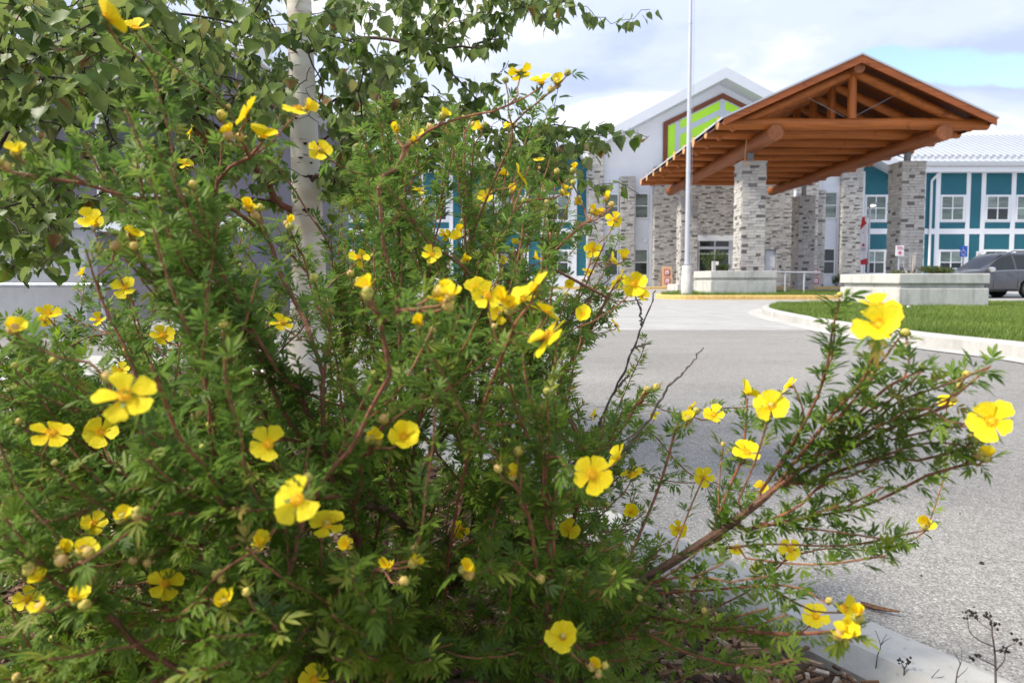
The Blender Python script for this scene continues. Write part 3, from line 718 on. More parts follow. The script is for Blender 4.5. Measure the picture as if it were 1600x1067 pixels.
for sgn in (1, -1):
    X_ = lambda u: xa + sgn * (fx(u) - xa)
    s0, s1 = sorted((X_(1041), X_(1052.5))); lime(s0, s1, 2 * pxs, 0, zb)
    s0, s1 = sorted((X_(1060), X_(1121))); lime(s0, s1, 2 * pxs, 15 * pxs); lime(s0, s1, 24 * pxs, 0, zb)
    s0, s1 = sorted((X_(1052.5), X_(1060))); mm.box(s0, s1, yg - 0.05, yg, zb, ztopat(s0 if sgn > 0 else s1))
    s0, s1 = sorted((X_(1060), X_(1121)))
    mm.prism([(s0, yg, ztopat(s0) - 15 * pxs), (s1, yg, ztopat(s1) - 15 * pxs), (s1, yg, ztopat(s1) - 24 * pxs), (s0, yg, ztopat(s0) - 24 * pxs)], (0, -0.045, 0))
    mm.prism([(s0, yg, ztopat(s0)), (s1, yg, ztopat(s1)), (s1, yg, ztopat(s1) - 2 * pxs), (s0, yg, ztopat(s0) - 2 * pxs)], (0, -0.045, 0))
mm.box(fx(1121), 2 * xa - fx(1121), yg - 0.052, yg, zb, zp - tv - 0.2)
mm.build('mullion', MT['mullion'], gw)

# --- the two wings
def wing(thing_o, x0, x1, bigs, narrows, roof_ends):
    zt = fz(268); m = MB(); lap_siding(m, x0, x1, GB, zt, DF, 0.15)
    m.build('siding', MT['teal'], thing_o)
    MB().box(x0, x1, DF + 0.03, DF + 11, GB, zt).build('wall', MT['white'], thing_o)
    tb = lambda a, b, c, d, pr=0.04: MB().box(a, b, DF - pr, DF + 0.02, c, d).build('trim_board', MT['trim'], thing_o)
    edges = sorted([(fx(u), fx(u + w)) for u, w in bigs] + [(fx(u), fx(u + w)) for u, w in narrows])
    prev = x0 if x0 > 5 or True else None
    cuts = [x0] + [q for e_ in edges for q in e_] + [x1]
    for i in range(0, len(cuts), 2):
        a, b = cuts[i], cuts[i + 1]
        if b - a > 0.05: tb(a, b, GB, zt, 0.045)
    for a, b in edges: tb(a, b, fz(366), fz(357.5))
    for u, w in bigs:
        a, b = fx(u), fx(u + w)
        for v0, v1 in ((304.5, 347.5), (390, 431)):
            tb(a, b, fz(v1), fz(v0), 0.03)
            window(thing_o, a + 0.04, b - 0.12, fz(v1) + 0.10, fz(v0) - 0.06, DF - 0.035, 2, 2, (True, rnd.random() < 0.5) if v0 < 350 else (True, False))
    for a, b in edges: tb(a, b, GB, fz(431), 0.032)
    ra, rb = roof_ends; yr0 = DF - 0.7; ze = fz(252, yr0); zr = P(1500, 211, 47.5).z
    MB().prism([(ra, yr0, ze), (ra, yr0, ze - .08), (ra, 47.5, zr - .08), (ra, 47.5, zr)], (rb - ra, 0, 0)).build('roof', MT['roof'], thing_o)
    MB().prism([(ra, 47.5, zr), (ra, 47.5, zr - .08), (ra, 53.5, ze - .08), (ra, 53.5, ze)], (rb - ra, 0, 0)).build('roof', MT['roof'], thing_o)
    MB().box(ra, rb, yr0 - .03, yr0 + .1, ze - 0.28, ze - 0.082).build('gutter', MT['gutter'], thing_o)
    MB().box(ra, rb, yr0 + .11, DF - .05, fz(268, yr0), ze - 0.29).build('fascia', MT['trim'], thing_o)
    k = int((rb - ra) / 0.42); sl_ = (zr - ze) / (47.5 - yr0)
    for i in range(k):                                            # standing seams
        x = ra + 0.2 + i * 0.42
        MB().prism([(x, yr0, ze + .004), (x, 47.4, zr + .0), (x, 47.4, zr + .035), (x, yr0, ze + .035)], (0.045, 0, 0)).build('roof_seam', MT['seam'], thing_o)
    for r_ in (0.55, 0.95):                                       # snow guards
        g_ = MB()
        for i in range(k):
            x = ra + 0.41 + i * 0.42; y = yr0 + r_
            g_.box(x - .09, x + .09, y - .03, y + .03, ze + r_ * sl_ + .003, ze + r_ * sl_ + .13)
        tag(g_.build('snow_guards', MT['gutter'], thing_o), kind='stuff')
rw0, rw1 = fx(1340), fx(1960)
right = thing('right_wing', ((rw0 + rw1) / 2, 47, GB), 'two storey teal wing with white trim and ribbed metal roof beyond the parked car', 'building')
wing(right, fx(1341), rw1, [(1349, 37), (1466.5, 40.5), (1537, 40), (1584, 40), (1654, 40), (1701, 40), (1771, 40), (1818, 40), (1888, 40)], [(1443.5, 16), (1513.3, 17), (1630, 17), (1747, 17), (1864, 17)], (fx(1413), rw1 + .5))
lw0, lw1 = fx(430), fx(918)
left = thing('left_wing', ((lw0 + lw1) / 2, 47, GB), 'teal wing with white trim half hidden behind the yellow flowering bush', 'building')
wing(left, lw0, lw1, [(852, 40), (780, 40), (734, 40), (662, 40), (616, 40), (544, 40), (498, 40)], [(901, 15), (826, 19), (708, 19), (590, 19)], (lw0 - .5, fx(856)))
for th_, ua, ue1, ue2, va in ((left, 897, 853, 918, 236), (right, 1366, 1341, 1412, 248)):      # small gables next to the entrance block
    xa_, x1_, x2_ = fx(ua), fx(ue1), fx(ue2); zA = fz(va); zE = fz(268)
    MB().prism([(x1_, DF - .02, zE - .02), (x2_, DF - .02, zE - .02), (x2_, DF - .02, zE + 0.1), (xa_, DF - .02, zA - 0.3), (x1_, DF - .02, zE + .1)], (0, 3, 0)).build('gable', MT['teal'], th_)
    for a_, b_ in ((x1_ - .15, xa_), (xa_, x2_ + .1)):
        za_, zb2 = (zE + .12, zA) if b_ == xa_ else (zA, zE + .12)
        MB().prism([(a_, DF - .9, za_), (b_, DF - .9, zb2), (b_, DF - .9, zb2 + .24), (a_, DF - .9, za_ + .24)], (0, 8, 0)).build('roof', MT['trim'], th_)
for th_, u, side in ((right, 1451, 1), (left, 723, 1)):
    x = fx(u); dpp = MB()
    dpp.tube([(x + .55, DF - .62, fz(258)), (x + .5, DF - .55, fz(264)), (x, DF - .12, fz(283)), (x, DF - .12, fz(290)), (x, DF - .12, GB + .1)], 0.07, 8)
    dpp.build('downpipe', MT['trim'], th_, smooth=True)

# --- the grey building on the left, seen through the birch: concrete ramp wall, railing, dark upper wall
lb = thing('ramp_building', (-9, 11, 0), 'grey concrete walled building with dark upper siding behind the birch', 'building')
for i in range(7):
    x1 = -5.6 - i * 1.22
    MB().box(x1 - 1.21, x1, 9.0, 9.25, 0, 1.42).build('concrete_panel', MT['wallc'], lb, bevel=0.012)
MB().box(-14.2, -5.55, 8.97, 9.3, 1.425, 1.50).build('coping', MT['wallc'], lb)
u_ = MB(); u_.box(-16, -4.75, 12.2, 20, 0, 4.55); u_.build('wall', MT['mauve'], lb)
MB().box(-16.2, -4.4, 11.7, 20.2, 4.56, 4.85).build('roof', MT['trim'], lb)
for i in range(3):
    window(lb, -7.3 - 2.9 * i, -5.7 - 2.9 * i, 2.2, 3.7, 12.16, 2, 1, (False, False))
MB().box(-16, -4.72, 12.12, 12.19, 1.6, 1.85).build('band', MT['trim'], lb)
rl = thing('ramp_railing', (-9, 8.8, 0), 'galvanised pipe handrail along the grey concrete ramp wall', 'railing')
MB().tube([(-14, 8.85, 0.68), (-5.2, 8.85, 0.68)], 0.03, 10).build('rail', MT['steel'], rl, smooth=True)
for i in range(5): MB().tube([(-5.3 - 2 * i, 8.85, 0), (-5.3 - 2 * i, 8.85, 0.66)], 0.024, 8).build('post', MT['steel'], rl, smooth=True)

# ------------------------------------------------------------------ the timber canopy and its pillars
XC, HS = 12.21, 4.79; Y0, Y1 = 24.25, 39.6; ZA, ZE = 8.58, 6.40
SL = (ZA - ZE) / HS
can = thing('entrance_canopy', (XC, 32, 0), 'log framed drive-through canopy with orange stained timber gable', 'canopy')
for s in (-1, 1):
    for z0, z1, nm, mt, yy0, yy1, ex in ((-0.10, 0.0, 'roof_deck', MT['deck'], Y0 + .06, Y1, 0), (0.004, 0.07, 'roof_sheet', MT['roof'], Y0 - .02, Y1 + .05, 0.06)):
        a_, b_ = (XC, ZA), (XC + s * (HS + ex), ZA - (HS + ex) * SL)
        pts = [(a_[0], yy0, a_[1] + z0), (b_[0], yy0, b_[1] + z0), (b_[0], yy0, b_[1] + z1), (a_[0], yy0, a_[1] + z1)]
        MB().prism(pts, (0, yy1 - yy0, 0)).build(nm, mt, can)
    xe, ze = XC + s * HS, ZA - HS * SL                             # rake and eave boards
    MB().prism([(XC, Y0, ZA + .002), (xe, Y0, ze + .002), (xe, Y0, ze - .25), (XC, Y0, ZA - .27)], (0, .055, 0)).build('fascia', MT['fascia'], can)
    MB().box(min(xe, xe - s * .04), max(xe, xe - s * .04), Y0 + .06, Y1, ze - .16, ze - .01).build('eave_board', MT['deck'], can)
XL, XR, ZP = 9.38, 15.40, 5.97
def logend(c, r, d, parent, mt='endlog'):
    p = Vector(c); d = Vector(d)
    MB().cyl(p, p + d * 0.012, r * .985, r * .96, 18).build('log_end', MT[mt], parent)
for x in (XL, XR):
    pts = [(x, 24.6 + i * 1.8, ZP + 0.012 * math.sin(i * 1.7)) for i in range(10)]
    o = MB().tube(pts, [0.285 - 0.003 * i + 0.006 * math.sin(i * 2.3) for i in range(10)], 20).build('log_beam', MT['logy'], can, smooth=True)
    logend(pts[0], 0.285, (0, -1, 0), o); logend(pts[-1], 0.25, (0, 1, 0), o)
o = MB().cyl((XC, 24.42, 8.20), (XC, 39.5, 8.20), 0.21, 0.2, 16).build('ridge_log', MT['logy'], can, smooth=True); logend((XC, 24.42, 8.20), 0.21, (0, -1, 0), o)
for k in range(10):
    y = 24.9 + 1.6 * k; xa2, xb2 = XC - 4.82 + rnd.uniform(-.05, .05), XC + 4.93 + rnd.uniform(-.08, .08)
    n_ = 9; pts = [(xa2 + (xb2 - xa2) * i / n_, y + 0.012 * math.sin(i * 1.9 + k), 6.33 + 0.015 * math.sin(i * 1.3 + k * 2)) for i in range(n_ + 1)]
    o = MB().tube(pts, [0.205 + .01 * math.sin(i + k) for i in range(n_ + 1)], 16).build('tie_beam', MT['logx'], can, smooth=True)
    logend(pts[0], 0.20, (-1, 0, 0), o, 'endgrain'); logend(pts[-1], 0.20, (1, 0, 0), o, 'endgrain')
    MB().cyl((XC, y, 6.5), (XC, y, 8.05), 0.155, 0.145, 14).build('king_post', MT['logz'], can, smooth=True)
    for s in (-1, 1):
        MB().cyl((XC + s * .12, y, 8.13), (XC + s * 4.35, y, 8.13 - 4.23 * SL), 0.165, 0.17, 14).build('rafter', MT['logx'], can, smooth=True)
        if k % 2 == 0: MB().cyl((XC + s * .15, y + .2, 6.62), (XC + s * 1.6, y + .2, 7.38), 0.010, 0.010, 6).build('brace_rod', MT['greypaint'], can)
cw = MB(); cw.tube([(9.2, 26.5, 5.15), (8.95, 26.5, 5.2), (8.95, 26.5, 5.6), (8.98, 26.45, 6.1)], 0.02, 6); cw.build('conduit', MT['endgrain'], can)

def pillar(xc, y0, w, zt, label, single):
    c = thing('stone_pillar', (xc, y0 + w / 2, gz(y0)), label, 'pillar', 'stone pillars under the canopy')
    zb = gz(y0) + 0.1; x0, x1, y1 = xc - w / 2, xc + w / 2, y0 + w; h = zt - 0.06 - zb
    MB().box(x0 + .025, x1 - .025, y0 + .025, y1 - .025, zb, zt - 0.07).build('core', MT['mortar'], c)
    sizes = ((0.095, 0.135), (0.16, 0.36))
    vis = c if single else MB()
    stone_face(vis, (x0, y0, zb), (1, 0, 0), (0, -1, 0), w, h, *sizes)
    stone_face(vis, (x0, y1, zb), (0, -1, 0), (-1, 0, 0), w, h, *sizes)
    oth = MB() if single else vis
    stone_face(oth, (x1, y0, zb), (0, 1, 0), (1, 0, 0), w, h, *sizes)
    stone_face(oth, (x1, y1, zb), (-1, 0, 0), (0, 1, 0), w, h, *sizes)
    tag(oth.build('stone_cladding', MT['stone'], c), kind='stuff')
    MB().box(x0 - .05, x1 + .05, y0 - .05, y1 + .05, zt - .06, zt).build('cap', MT['cap'], c, bevel=0.01)
    MB().box(xc - .09, xc + .09, y0 + w / 2 - .09, y0 + w / 2 + .09, zt + .002, ZP - .2).build('steel_post', MT['greypaint'], c)
pillar(9.38, 26.7, 0.90, 5.33, 'sunlit front stone pillar rising from the small planter beside the flagpole', True)
pillar(15.55, 26.7, 0.90, 5.33, 'front stone pillar behind the large planter, left of the blue parking sign', True)
pillar(9.30, 36.0, 0.85, 5.14, 'rear stone pillar directly behind the flagpole', False)
pillar(15.45, 36.0, 0.85, 5.14, 'shaded rear stone pillar right of the white side door', False)
tag(MB().box(8.55, 10.0, 35.3, 37.6, 0.1, 0.52).build('plinth', MT['planter'], bevel=0.02), 'low concrete plinth round the foot of the rear stone pillar', 'plinth')

# ------------------------------------------------------------------ planters
def planter(x0, x1, y0, y1, zb, zt, step, label):
    p = thing('concrete_planter', ((x0 + x1) / 2, (y0 + y1) / 2, zb), label, 'planter', 'concrete planters in front of the canopy')
    i = 0.05; ck = 0.3 * (zt - zb); z1 = zt - ck; z2 = z1 - step
    MB().box(x0, x1, y0, y1, zb, z2).build('base', MT['planter'], p, bevel=0.018)
    MB().box(x0 + .07, x1 - .07, y0 + .07, y1 - .07, z2 + .002, z1 - .002).build('neck', MT['planter'], p, bevel=0.01)
    w = 0.22; c = MB()
    c.add([(x0 - .01, y0 - .01, z1), (x1 + .01, y0 - .01, z1), (x1 + .01, y1 + .01, z1), (x0 - .01, y1 + .01, z1), (x0 - .01, y0 - .01, zt), (x1 + .01, y0 - .01, zt), (x1 + .01, y1 + .01, zt), (x0 - .01, y1 + .01, zt),
           (x0 + w, y0 + w, zt), (x1 - w, y0 + w, zt), (x1 - w, y1 - w, zt), (x0 + w, y1 - w, zt), (x0 + w, y0 + w, z1 + .05), (x1 - w, y0 + w, z1 + .05), (x1 - w, y1 - w, z1 + .05), (x0 + w, y1 - w, z1 + .05)],
          [(3, 2, 1, 0), (0, 1, 5, 4), (1, 2, 6, 5), (2, 3, 7, 6), (3, 0, 4, 7), (4, 5, 9, 8), (5, 6, 10, 9), (6, 7, 11, 10), (7, 4, 8, 11), (8, 9, 13, 12), (9, 10, 14, 13), (10, 11, 15, 14), (11, 8, 12, 15)])
    c.build('rim', MT['planter'], p, bevel=0.018)
    MB().box(x0 + w + .002, x1 - w - .002, y0 + w + .002, y1 - w - .002, z1 + .055, zt - .05).build('soil', MT['soil'], p)
planter(8.62, 10.62, 15.2, 17.95, 0.135, 0.885, 0.10, 'large weathered concrete planter on the lawn island')
planter(7.42, 9.87, 25.5, 27.9, 0.18, 1.08, 0.10, 'smaller pale concrete planter beside the flagpole')
# ------------------------------------------------------------------ flagpole, boards, signs, railing
fp = thing('flagpole', (6.33, 24.75, 0.19), 'tall pale metal flagpole on a round concrete pedestal', 'flagpole')
MB().lathe((6.33, 24.75, 0.15), [(0.20, 0), (0.20, 0.68), (0.185, 0.70), (0.18, 1.08), (0.165, 1.10)], 24).build('pedestal', MT['planter'], fp, smooth=True)
MB().tube([(6.33, 24.75, 1.252), (6.33, 24.75, 5), (6.33, 24.75, 9), (6.33, 24.75, 13)], [0.088, 0.080, 0.066, 0.046], 20).build('pole', MT['pole'], fp, smooth=True)
cl = MB()
for z, r in ((1.30, .112), (4.6, .088), (9.8, .073), (12.99, .09)): cl.cyl((6.33, 24.75, z), (6.33, 24.75, z + .06), r, r, 20)
cl.build('collar', MT['pole'], fp, smooth=True)
ct = MB(); ct.tube([(6.42, 24.68, 1.45), (6.46, 24.66, 1.5), (6.46, 24.66, 1.72), (6.41, 24.68, 1.78)], .014, 6); ct.tube([(6.435, 24.64, 1.30), (6.435, 24.64, 12.9)], .006, 5)
ct.build('halyard', MT['greypaint'], fp)

def notice_board(xc, y, w, h, material, lean, label):
    z0 = gz(y) + 0.14
    b = thing('notice_board', (xc, y, z0), label, 'notice board', 'notice boards by the entrance pavement')
    MB().prism([(xc - w / 2, y, z0 + .002), (xc + w / 2, y, z0 + .002), (xc + w / 2 - lean, y + .22, z0 + h), (xc - w / 2 + lean, y + .22, z0 + h)], (0, .03, 0)).build('front_panel', material, b)
    MB().prism([(xc - w / 2, y + .75, z0 + .002), (xc + w / 2, y + .75, z0 + .002), (xc + w / 2 - lean, y + .26, z0 + h), (xc - w / 2 + lean, y + .26, z0 + h)], (0, .03, 0)).build('back_panel', material, b)
    for k in (0.28, 0.70):
        zc = z0 + h * k; yc = y + .22 * k - .012
        f = MB().prism([(xc - .16, yc - .03, zc - .18), (xc + .16, yc - .03, zc - .18), (xc + .16, yc + .03, zc + .18), (xc - .16, yc + .03, zc + .18)], (0, -.012, 0)).build('poster_frame', MT['red'], b)
        MB().prism([(xc - .11, yc - .040, zc - .13), (xc + .11, yc - .040, zc - .13), (xc + .11, yc + .004, zc + .13), (xc - .11, yc + .004, zc + .13)], (0, -.006, 0)).build('poster', MT['paper'], f)
        q = MB()
        for j in range(4): q.box(xc - .08, xc + .08 - .02 * j, yc - .054 + .013 * j, yc - .046 + .013 * j, zc - .09 + .05 * j, zc - .072 + .05 * j)
        q.build('lettering', MT['pinkprint'], f)
notice_board(P(1043, 440, 40.1).x, 40.1, 0.62, 1.18, MT['ply'], 0.02, 'tan plywood notice board with two red framed posters left of the flagpole')
notice_board(P(1275.5, 440, 40.1).x, 40.1, 0.62, 1.22, MT['board'], 0.06, 'grey beige notice board with two red framed posters beside the railing')

rl = thing('pipe_railing', (11.0, 26.6, 0.2), 'pale pipe railing at the right end of the smaller planter', 'railing')
MB().tube([(10.0, 26.6, 1.04), (12.0, 26.6, 1.03)], .032, 10).build('rail', MT['pole'], rl, smooth=True)
for u in (1227, 1256.5):
    x = P(u, 440, 26.6).x; MB().tube([(x, 26.6, .2), (x, 26.6, 1.01)], .034, 10).build('post', MT['pole'], rl, smooth=True)

def sign(u, v, D, w, h, name, label, material, post_mat):
    c = P(u, v, D); z0 = gz(D)
    s = thing(name, (c.x, D, z0), label, 'sign')
    MB().tube([(c.x, D, z0 - .05), (c.x, D, c.z + h / 2 - .03)], .025, 8).build('post', MT[post_mat], s, smooth=True)
    p = MB().box(c.x - w / 2, c.x + w / 2, D - .045, D - .028, c.z - h / 2, c.z + h / 2).build('sign_panel', MT[material], s, bevel=.006)
    return c, s, p
c, s, p = sign(1405, 392, 20.5, .25, .31, 'medical_sign', 'small white sign with a pink cross on a thin post behind the large planter', 'signwhite', 'steel')
m = MB(); y = 20.5 - .052; z = c.z - .06
m.box(c.x - .055, c.x + .055, y, y + .006, z - .018, z + .018); m.box(c.x - .018, c.x + .018, y - .0005, y + .006, z - .055, z + .055)
m.build('cross', mat('magenta_print', (0.66, 0.03, 0.15), 0.5, var=.04), p)
m = MB()
for j in range(3): m.box(c.x - .09, c.x + .09 - .03 * (j == 2), y, y + .006, c.z + .045 + .035 * j, c.z + .062 + .035 * j)
m.build('lettering', MT['pinkprint'], p)
c, s, p = sign(1505.3, 393, 31, .33, .49, 'accessible_parking_sign', 'blue accessible parking sign on a thin post behind the large planter', 'signblue', 'greypaint')
m = MB(); y = 31 - .053
q = lambda a, b: (c.x + a, y, c.z + b)
m.tube([q(-.05, .12), q(-.03, .0), q(.05, .0), q(.09, -.09)], .014, 6)
m.tube([q(-.035 + .085 * math.cos(R(a)), -.035 + .085 * math.sin(R(a))) for a in range(100, 331, 23)], .012, 6)
m.tube([q(-.04, .055), q(.04, .055)], .012, 6); m.lathe((c.x - .055, y, c.z + .165), [(.001, -.022), (.02, -.01), (.024, 0), (.02, .01), (.001, .022)], 8)
m.box(c.x - .1, c.x + .1, y + .004, y + .009, c.z - .19, c.z - .165)
m.build('wheelchair_symbol', MT['signwhite'], p)
c, s, p = sign(1529, 402, 33, .26, .55, 'parking_sign', 'small white grey lettered sign just above the parked car', 'signwhite', 'steel')
m = MB()
for j in range(5): m.box(c.x - .08, c.x + .08 - .03 * (j % 2), 33 - .052, 33 - .046, c.z - .17 + .075 * j, c.z - .14 + .075 * j)
m.build('lettering', MT['greyprint'], p)

# lamp post with a lit head, and the banner that hangs from it
DL = 33.0; xl_ = P(1357.6, 380, DL).x
lp = thing('lamp_post', (xl_, DL, gz(DL)), 'slim grey lamp post with a lit white head in front of the teal wall', 'lamp post')
MB().tube([(xl_, DL, gz(DL) - .05), (xl_, DL, 4.15)], [.055, .045], 12).build('post', MT['steel'], lp, smooth=True)
hm = MB(); hx = P(1363, 320, DL).x
hm.box(xl_ - .05, hx + .2, DL - .12, DL + .12, 4.33, 4.42); hm.tube([(xl_, DL, 4.1), (xl_, DL, 4.36)], .03, 8); hm.build('lamp_head', MT['greypaint'], lp)
em = bpy.data.materials.new('lit_lens'); em.use_nodes = True
em.node_tree.nodes['Principled BSDF'].inputs['Emission Color'].default_value = (1, .94, .80, 1); em.node_tree.nodes['Principled BSDF'].inputs['Emission Strength'].default_value = 0.9
MB().box(hx - .07, hx + .09, DL - .13, DL + .1, 4.25, 4.326).build('lamp_lens', em, lp)
am = MB(); am.tube([(xl_, DL, 3.78), (xl_ - .36, DL, 3.72)], .014, 6); am.tube([(xl_, DL, 1.52), (xl_ - .36, DL, 1.5)], .014, 6); am.build('banner_arm', MT['steel'], lp)
bn = thing('banner', (xl_ - .2, DL, 1.5), 'narrow white banner with red ends and a red star hanging from the lamp post', 'banner')
def bq(u, v, off=0.0):
    p_ = P(u, v, DL); return (p_.x, DL - .03 + .05 * math.sin(v * .16) + .03 * math.sin(u * .5) - off, p_.z)
def cloth(rows, off, name, material, parent):
    m = MB(); vs = []; n = 5
    for v, a, b in rows:
        for i in range(n): vs.append(bq(a + (b - a) * i / (n - 1), v + 0, off))
    m.add(vs, [(r * n + i, r * n + i + 1, (r + 1) * n + i + 1, (r + 1) * n + i) for r in range(len(rows) - 1) for i in range(n - 1)])
    o = m.build(name, material, parent, smooth=True); k = o.modifiers.new('cloth', 'SOLIDIFY'); k.thickness = 0.006; return o
rows = [(339.5, 1346.3, 1356.4), (348, 1345, 1356.3), (360, 1343.5, 1356), (378, 1342.8, 1355.4), (398, 1342.6, 1354.5), (406, 1343.5, 1354.4), (413.5, 1344.2, 1354.9)]
wb = cloth(rows, 0, 'white_cloth', MT['signwhite'], bn)
mr = MB(); 
mr.add([bq(*q, .012) for q in ((1346.3, 339.5), (1356.4, 338.6), (1356.3, 352), (1352.6, 349), (1343.7, 359.5), (1345, 348))], [(0, 1, 2, 3), (0, 3, 4, 5)])
mr.add([bq(*q, .012) for q in ((1344.2, 413.6), (1354.9, 413.6), (1354.3, 403.2), (1349.5, 405.0), (1344.0, 407.2))], [(0, 1, 2, 3, 4)])
o = mr.build('red_end', MT['red'], bn); k = o.modifiers.new('cloth', 'SOLIDIFY'); k.thickness = .005
st = MB(); cc = (1348.2, 383)
st.add([bq(cc[0] + (2.9 if i % 2 == 0 else 1.3) * math.sin(i * math.pi / 5), cc[1] - (3.6 if i % 2 == 0 else 1.5) * math.cos(i * math.pi / 5), .012) for i in range(10)] + [bq(*cc, .02)], [(i, (i + 1) % 10, 10) for i in range(10)])
st.build('star', MT['red'], bn)
tx = MB()
for v, a, b in ((364, 1345.5, 1352), (369.2, 1346.5, 1350.5), (388.5, 1344.6, 1352), (391, 1345.2, 1351.2)):
    tx.add([bq(a, v - .7, .010), bq(b, v - .7, .010), bq(b, v + .5, .010), bq(a, v + .5, .010)], [(0, 1, 2, 3)])
tx.build('lettering', MT['greyprint'], bn)

# ------------------------------------------------------------------ parked car (front to the left)
def build_car():
    W = Vector((19.22, 25.35, gz(25.4))); th = R(-2)
    f = Vector((-math.cos(th), math.sin(th), 0)); l = Vector((-math.sin(th), -math.cos(th), 0))
    car = thing('parked_car', tuple(W + l * -.8), 'grey crossover car parked facing left behind the large planter', 'car')
    paint, pn, pl, pb = new_mat('metallic_grey_paint'); setb(pb, 0.32, 0.55, 0.5)
    pl.new(ramp_node(pn, pl, noise_node(pn, pl, 500, 2, .5), [(.35, (.095, .096, .108)), (.65, (.125, .127, .14))]), pb.inputs['Base Color'])
    pb.inputs['Coat Weight'].default_value = 0.6; pb.inputs['Coat Roughness'].default_value = .06
    WB, RW = 2.68, 0.36
    O = W + l * -.83                                             # centre line at the rear axle
    def L(x, y, z): return O + f * x + l * y + Vector((0, 0, z))
    def arch(x, lo):
        for ax in (0, WB):
            d = abs(x - ax)
            if d < .43: lo = max(lo, .34 + math.sqrt(max(0, .43 ** 2 - d * d)) * .98)
        return lo
    xs = sorted(set([round(-1.02 + i * .09, 3) for i in range(53)] + [a + s_ * q for a in (0, WB) for s_ in (-1, 1) for q in (.43, .42, .38, .31, .22, .1)] + [3.62]))
    interp = lambda x, t: float(np.interp(x, [q[0] for q in t], [q[1] for q in t]))
    sill = [(-1.02, .52), (-.85, .36), (-.5, .27), (3.1, .25), (3.45, .3), (3.62, .45)]
    belt = [(-1.02, .98), (-.5, 1.05), (.4, 1.02), (1.7, .99), (2.3, .97), (3.0, .86), (3.4, .74), (3.62, .60)]
    roof = [(-1.02, 1.06), (-.98, 1.2), (-.86, 1.56), (-.6, 1.66), (-.1, 1.71), (.6, 1.715), (.98, 1.66), (1.22, 1.50), (1.50, 1.25), (1.72, 1.06), (2.1, 1.02), (2.9, .92), (3.4, .80), (3.62, .64)]
    half = [(-1.02, .70), (-.85, .84), (-.4, .905), (2.8, .905), (3.3, .82), (3.62, .58)]
    m = MB(); K = 10; rows = []
    for x in xs:
        lo, be, ro, hw = arch(x, interp(x, sill)), interp(x, belt), interp(x, roof), interp(x, half)
        ro = max(ro, be + .03); lo = min(lo, be - .05)
        g = max(0, ro - be); ins = min(.30, g * .42)
        pr = [(hw * .95, lo), (hw * .985, lo + (be - lo) * .25), (hw, lo + (be - lo) * .55), (hw * .985, lo + (be - lo) * .82), (hw * .955, be), (hw * .955 - ins * .55, be + g * .55), (hw * .955 - ins * .92, be + g * .88), (hw * .955 - ins * 1.25, be + g * .97), (hw * .35, ro), (0, ro + .004)]
        rows.append(pr)
    vs = []
    for x, pr in zip(xs, rows):
        vs += [L(x, y, z) for y, z in pr] + [L(x, -y, z) for y, z in pr[-2::-1]]
    n = 2 * K - 1
    m.add(vs, [(i * n + j, i * n + j + 1, (i + 1) * n + j + 1, (i + 1) * n + j) for i in range(len(xs) - 1) for j in range(n - 1)] + [tuple(range(n)), tuple((len(xs) - 1) * n + j for j in range(n - 1, -1, -1))])
    body = m.build('body', paint, car, smooth=True)
    MB().add([L(x, y, z) for x in (-.95, 3.5) for y in (-.78, .78) for z in (.26, .52)], [(0, 1, 3, 2), (4, 6, 7, 5), (0, 4, 5, 1), (2, 3, 7, 6), (0, 2, 6, 4), (1, 5, 7, 3)]).build('underbody', MT['black'], car)
    def side(x, k, sg, off=.006):                                # point on the glasshouse side, k from belt 0 to roof 1
        be, ro, hw = interp(x, belt), interp(x, roof), interp(x, half); g = max(0, ro - be); ins = min(.30, g * .42)
        yy = hw * .955 - ins * .55 * (k / .55) if k < .55 else hw * .955 - ins * (.55 + .37 * (k - .55) / .33)
        return L(x, sg * (yy + off), be + g * k)
    tg = mat('car_window_glass', (.012, .016, .017), .04, spec=.7, var=.3)
    for sg in (1, -1):
        for a, b, ka0, kb0 in ((1.52, .60, None, None), (.52, -.22, None, None), (-.30, -.78, None, None)):
            mm_ = MB(); N = 8; q = []
            for i in range(N + 1):
                x = a + (b - a) * i / N; q += [side(x, .08, sg, .008), side(x, .45, sg, .008), side(x, .84, sg, .008)]
            mm_.add(q, [(i * 3 + j, i * 3 + j + 1, (i + 1) * 3 + j + 1, (i + 1) * 3 + j) for i in range(N) for j in range(2)])
            mm_.build('side_window', tg, car, smooth=True)
        r = MB(); r.tube([L(x, sg * .60, interp(x, roof) + z_) for x, z_ in ((-.7, -.01), (-.6, .045), (0, .05), (.5, .045), (.72, -.02))], .018, 6); r.build('roof_rail', MT['black'], car, smooth=True)
        mi = MB(); c_ = L(1.60, sg * 1.0, 1.06)
        mi.lathe(c_, [(.02, -.09), (.09, -.075), (.125, -.01), (.12, .055), (.08, .09), (.02, .10)], 12); mi.tube([L(1.60, sg * .84, 1.0), c_ - Vector((0, 0, .05))], .03, 6)
        mi.build('wing_mirror', mat('chrome_mirror_shell', (.72, .73, .75), .12, metal=.9, var=.02), car, smooth=True)
        tr = MB(); tr.tube([side(x, .035, sg, .006) for x in np.linspace(1.62, -.85, 14)], .012, 5); tr.build('belt_trim', MT['steel'], car, smooth=True)
        dl = MB()
        for x in (1.45, .53, -.32):
            zt_ = interp(x, belt) - .03; dl.tube([L(x, sg * (interp(x, half) * .99 + .001), .38 if x > 0 else .86), L(x, sg * (interp(x, half) + .002), .66 if x > 0 else .92), L(x, sg * (interp(x, half) * .965 + .002), zt_)], .005, 4)
        dl.build('door_gap', MT['black'], car)
        for x in (.72, -.12): MB().tube([L(x, sg * .915, .90), L(x + .2, sg * .915, .905)], .017, 6).build('door_handle', paint, car, smooth=True)
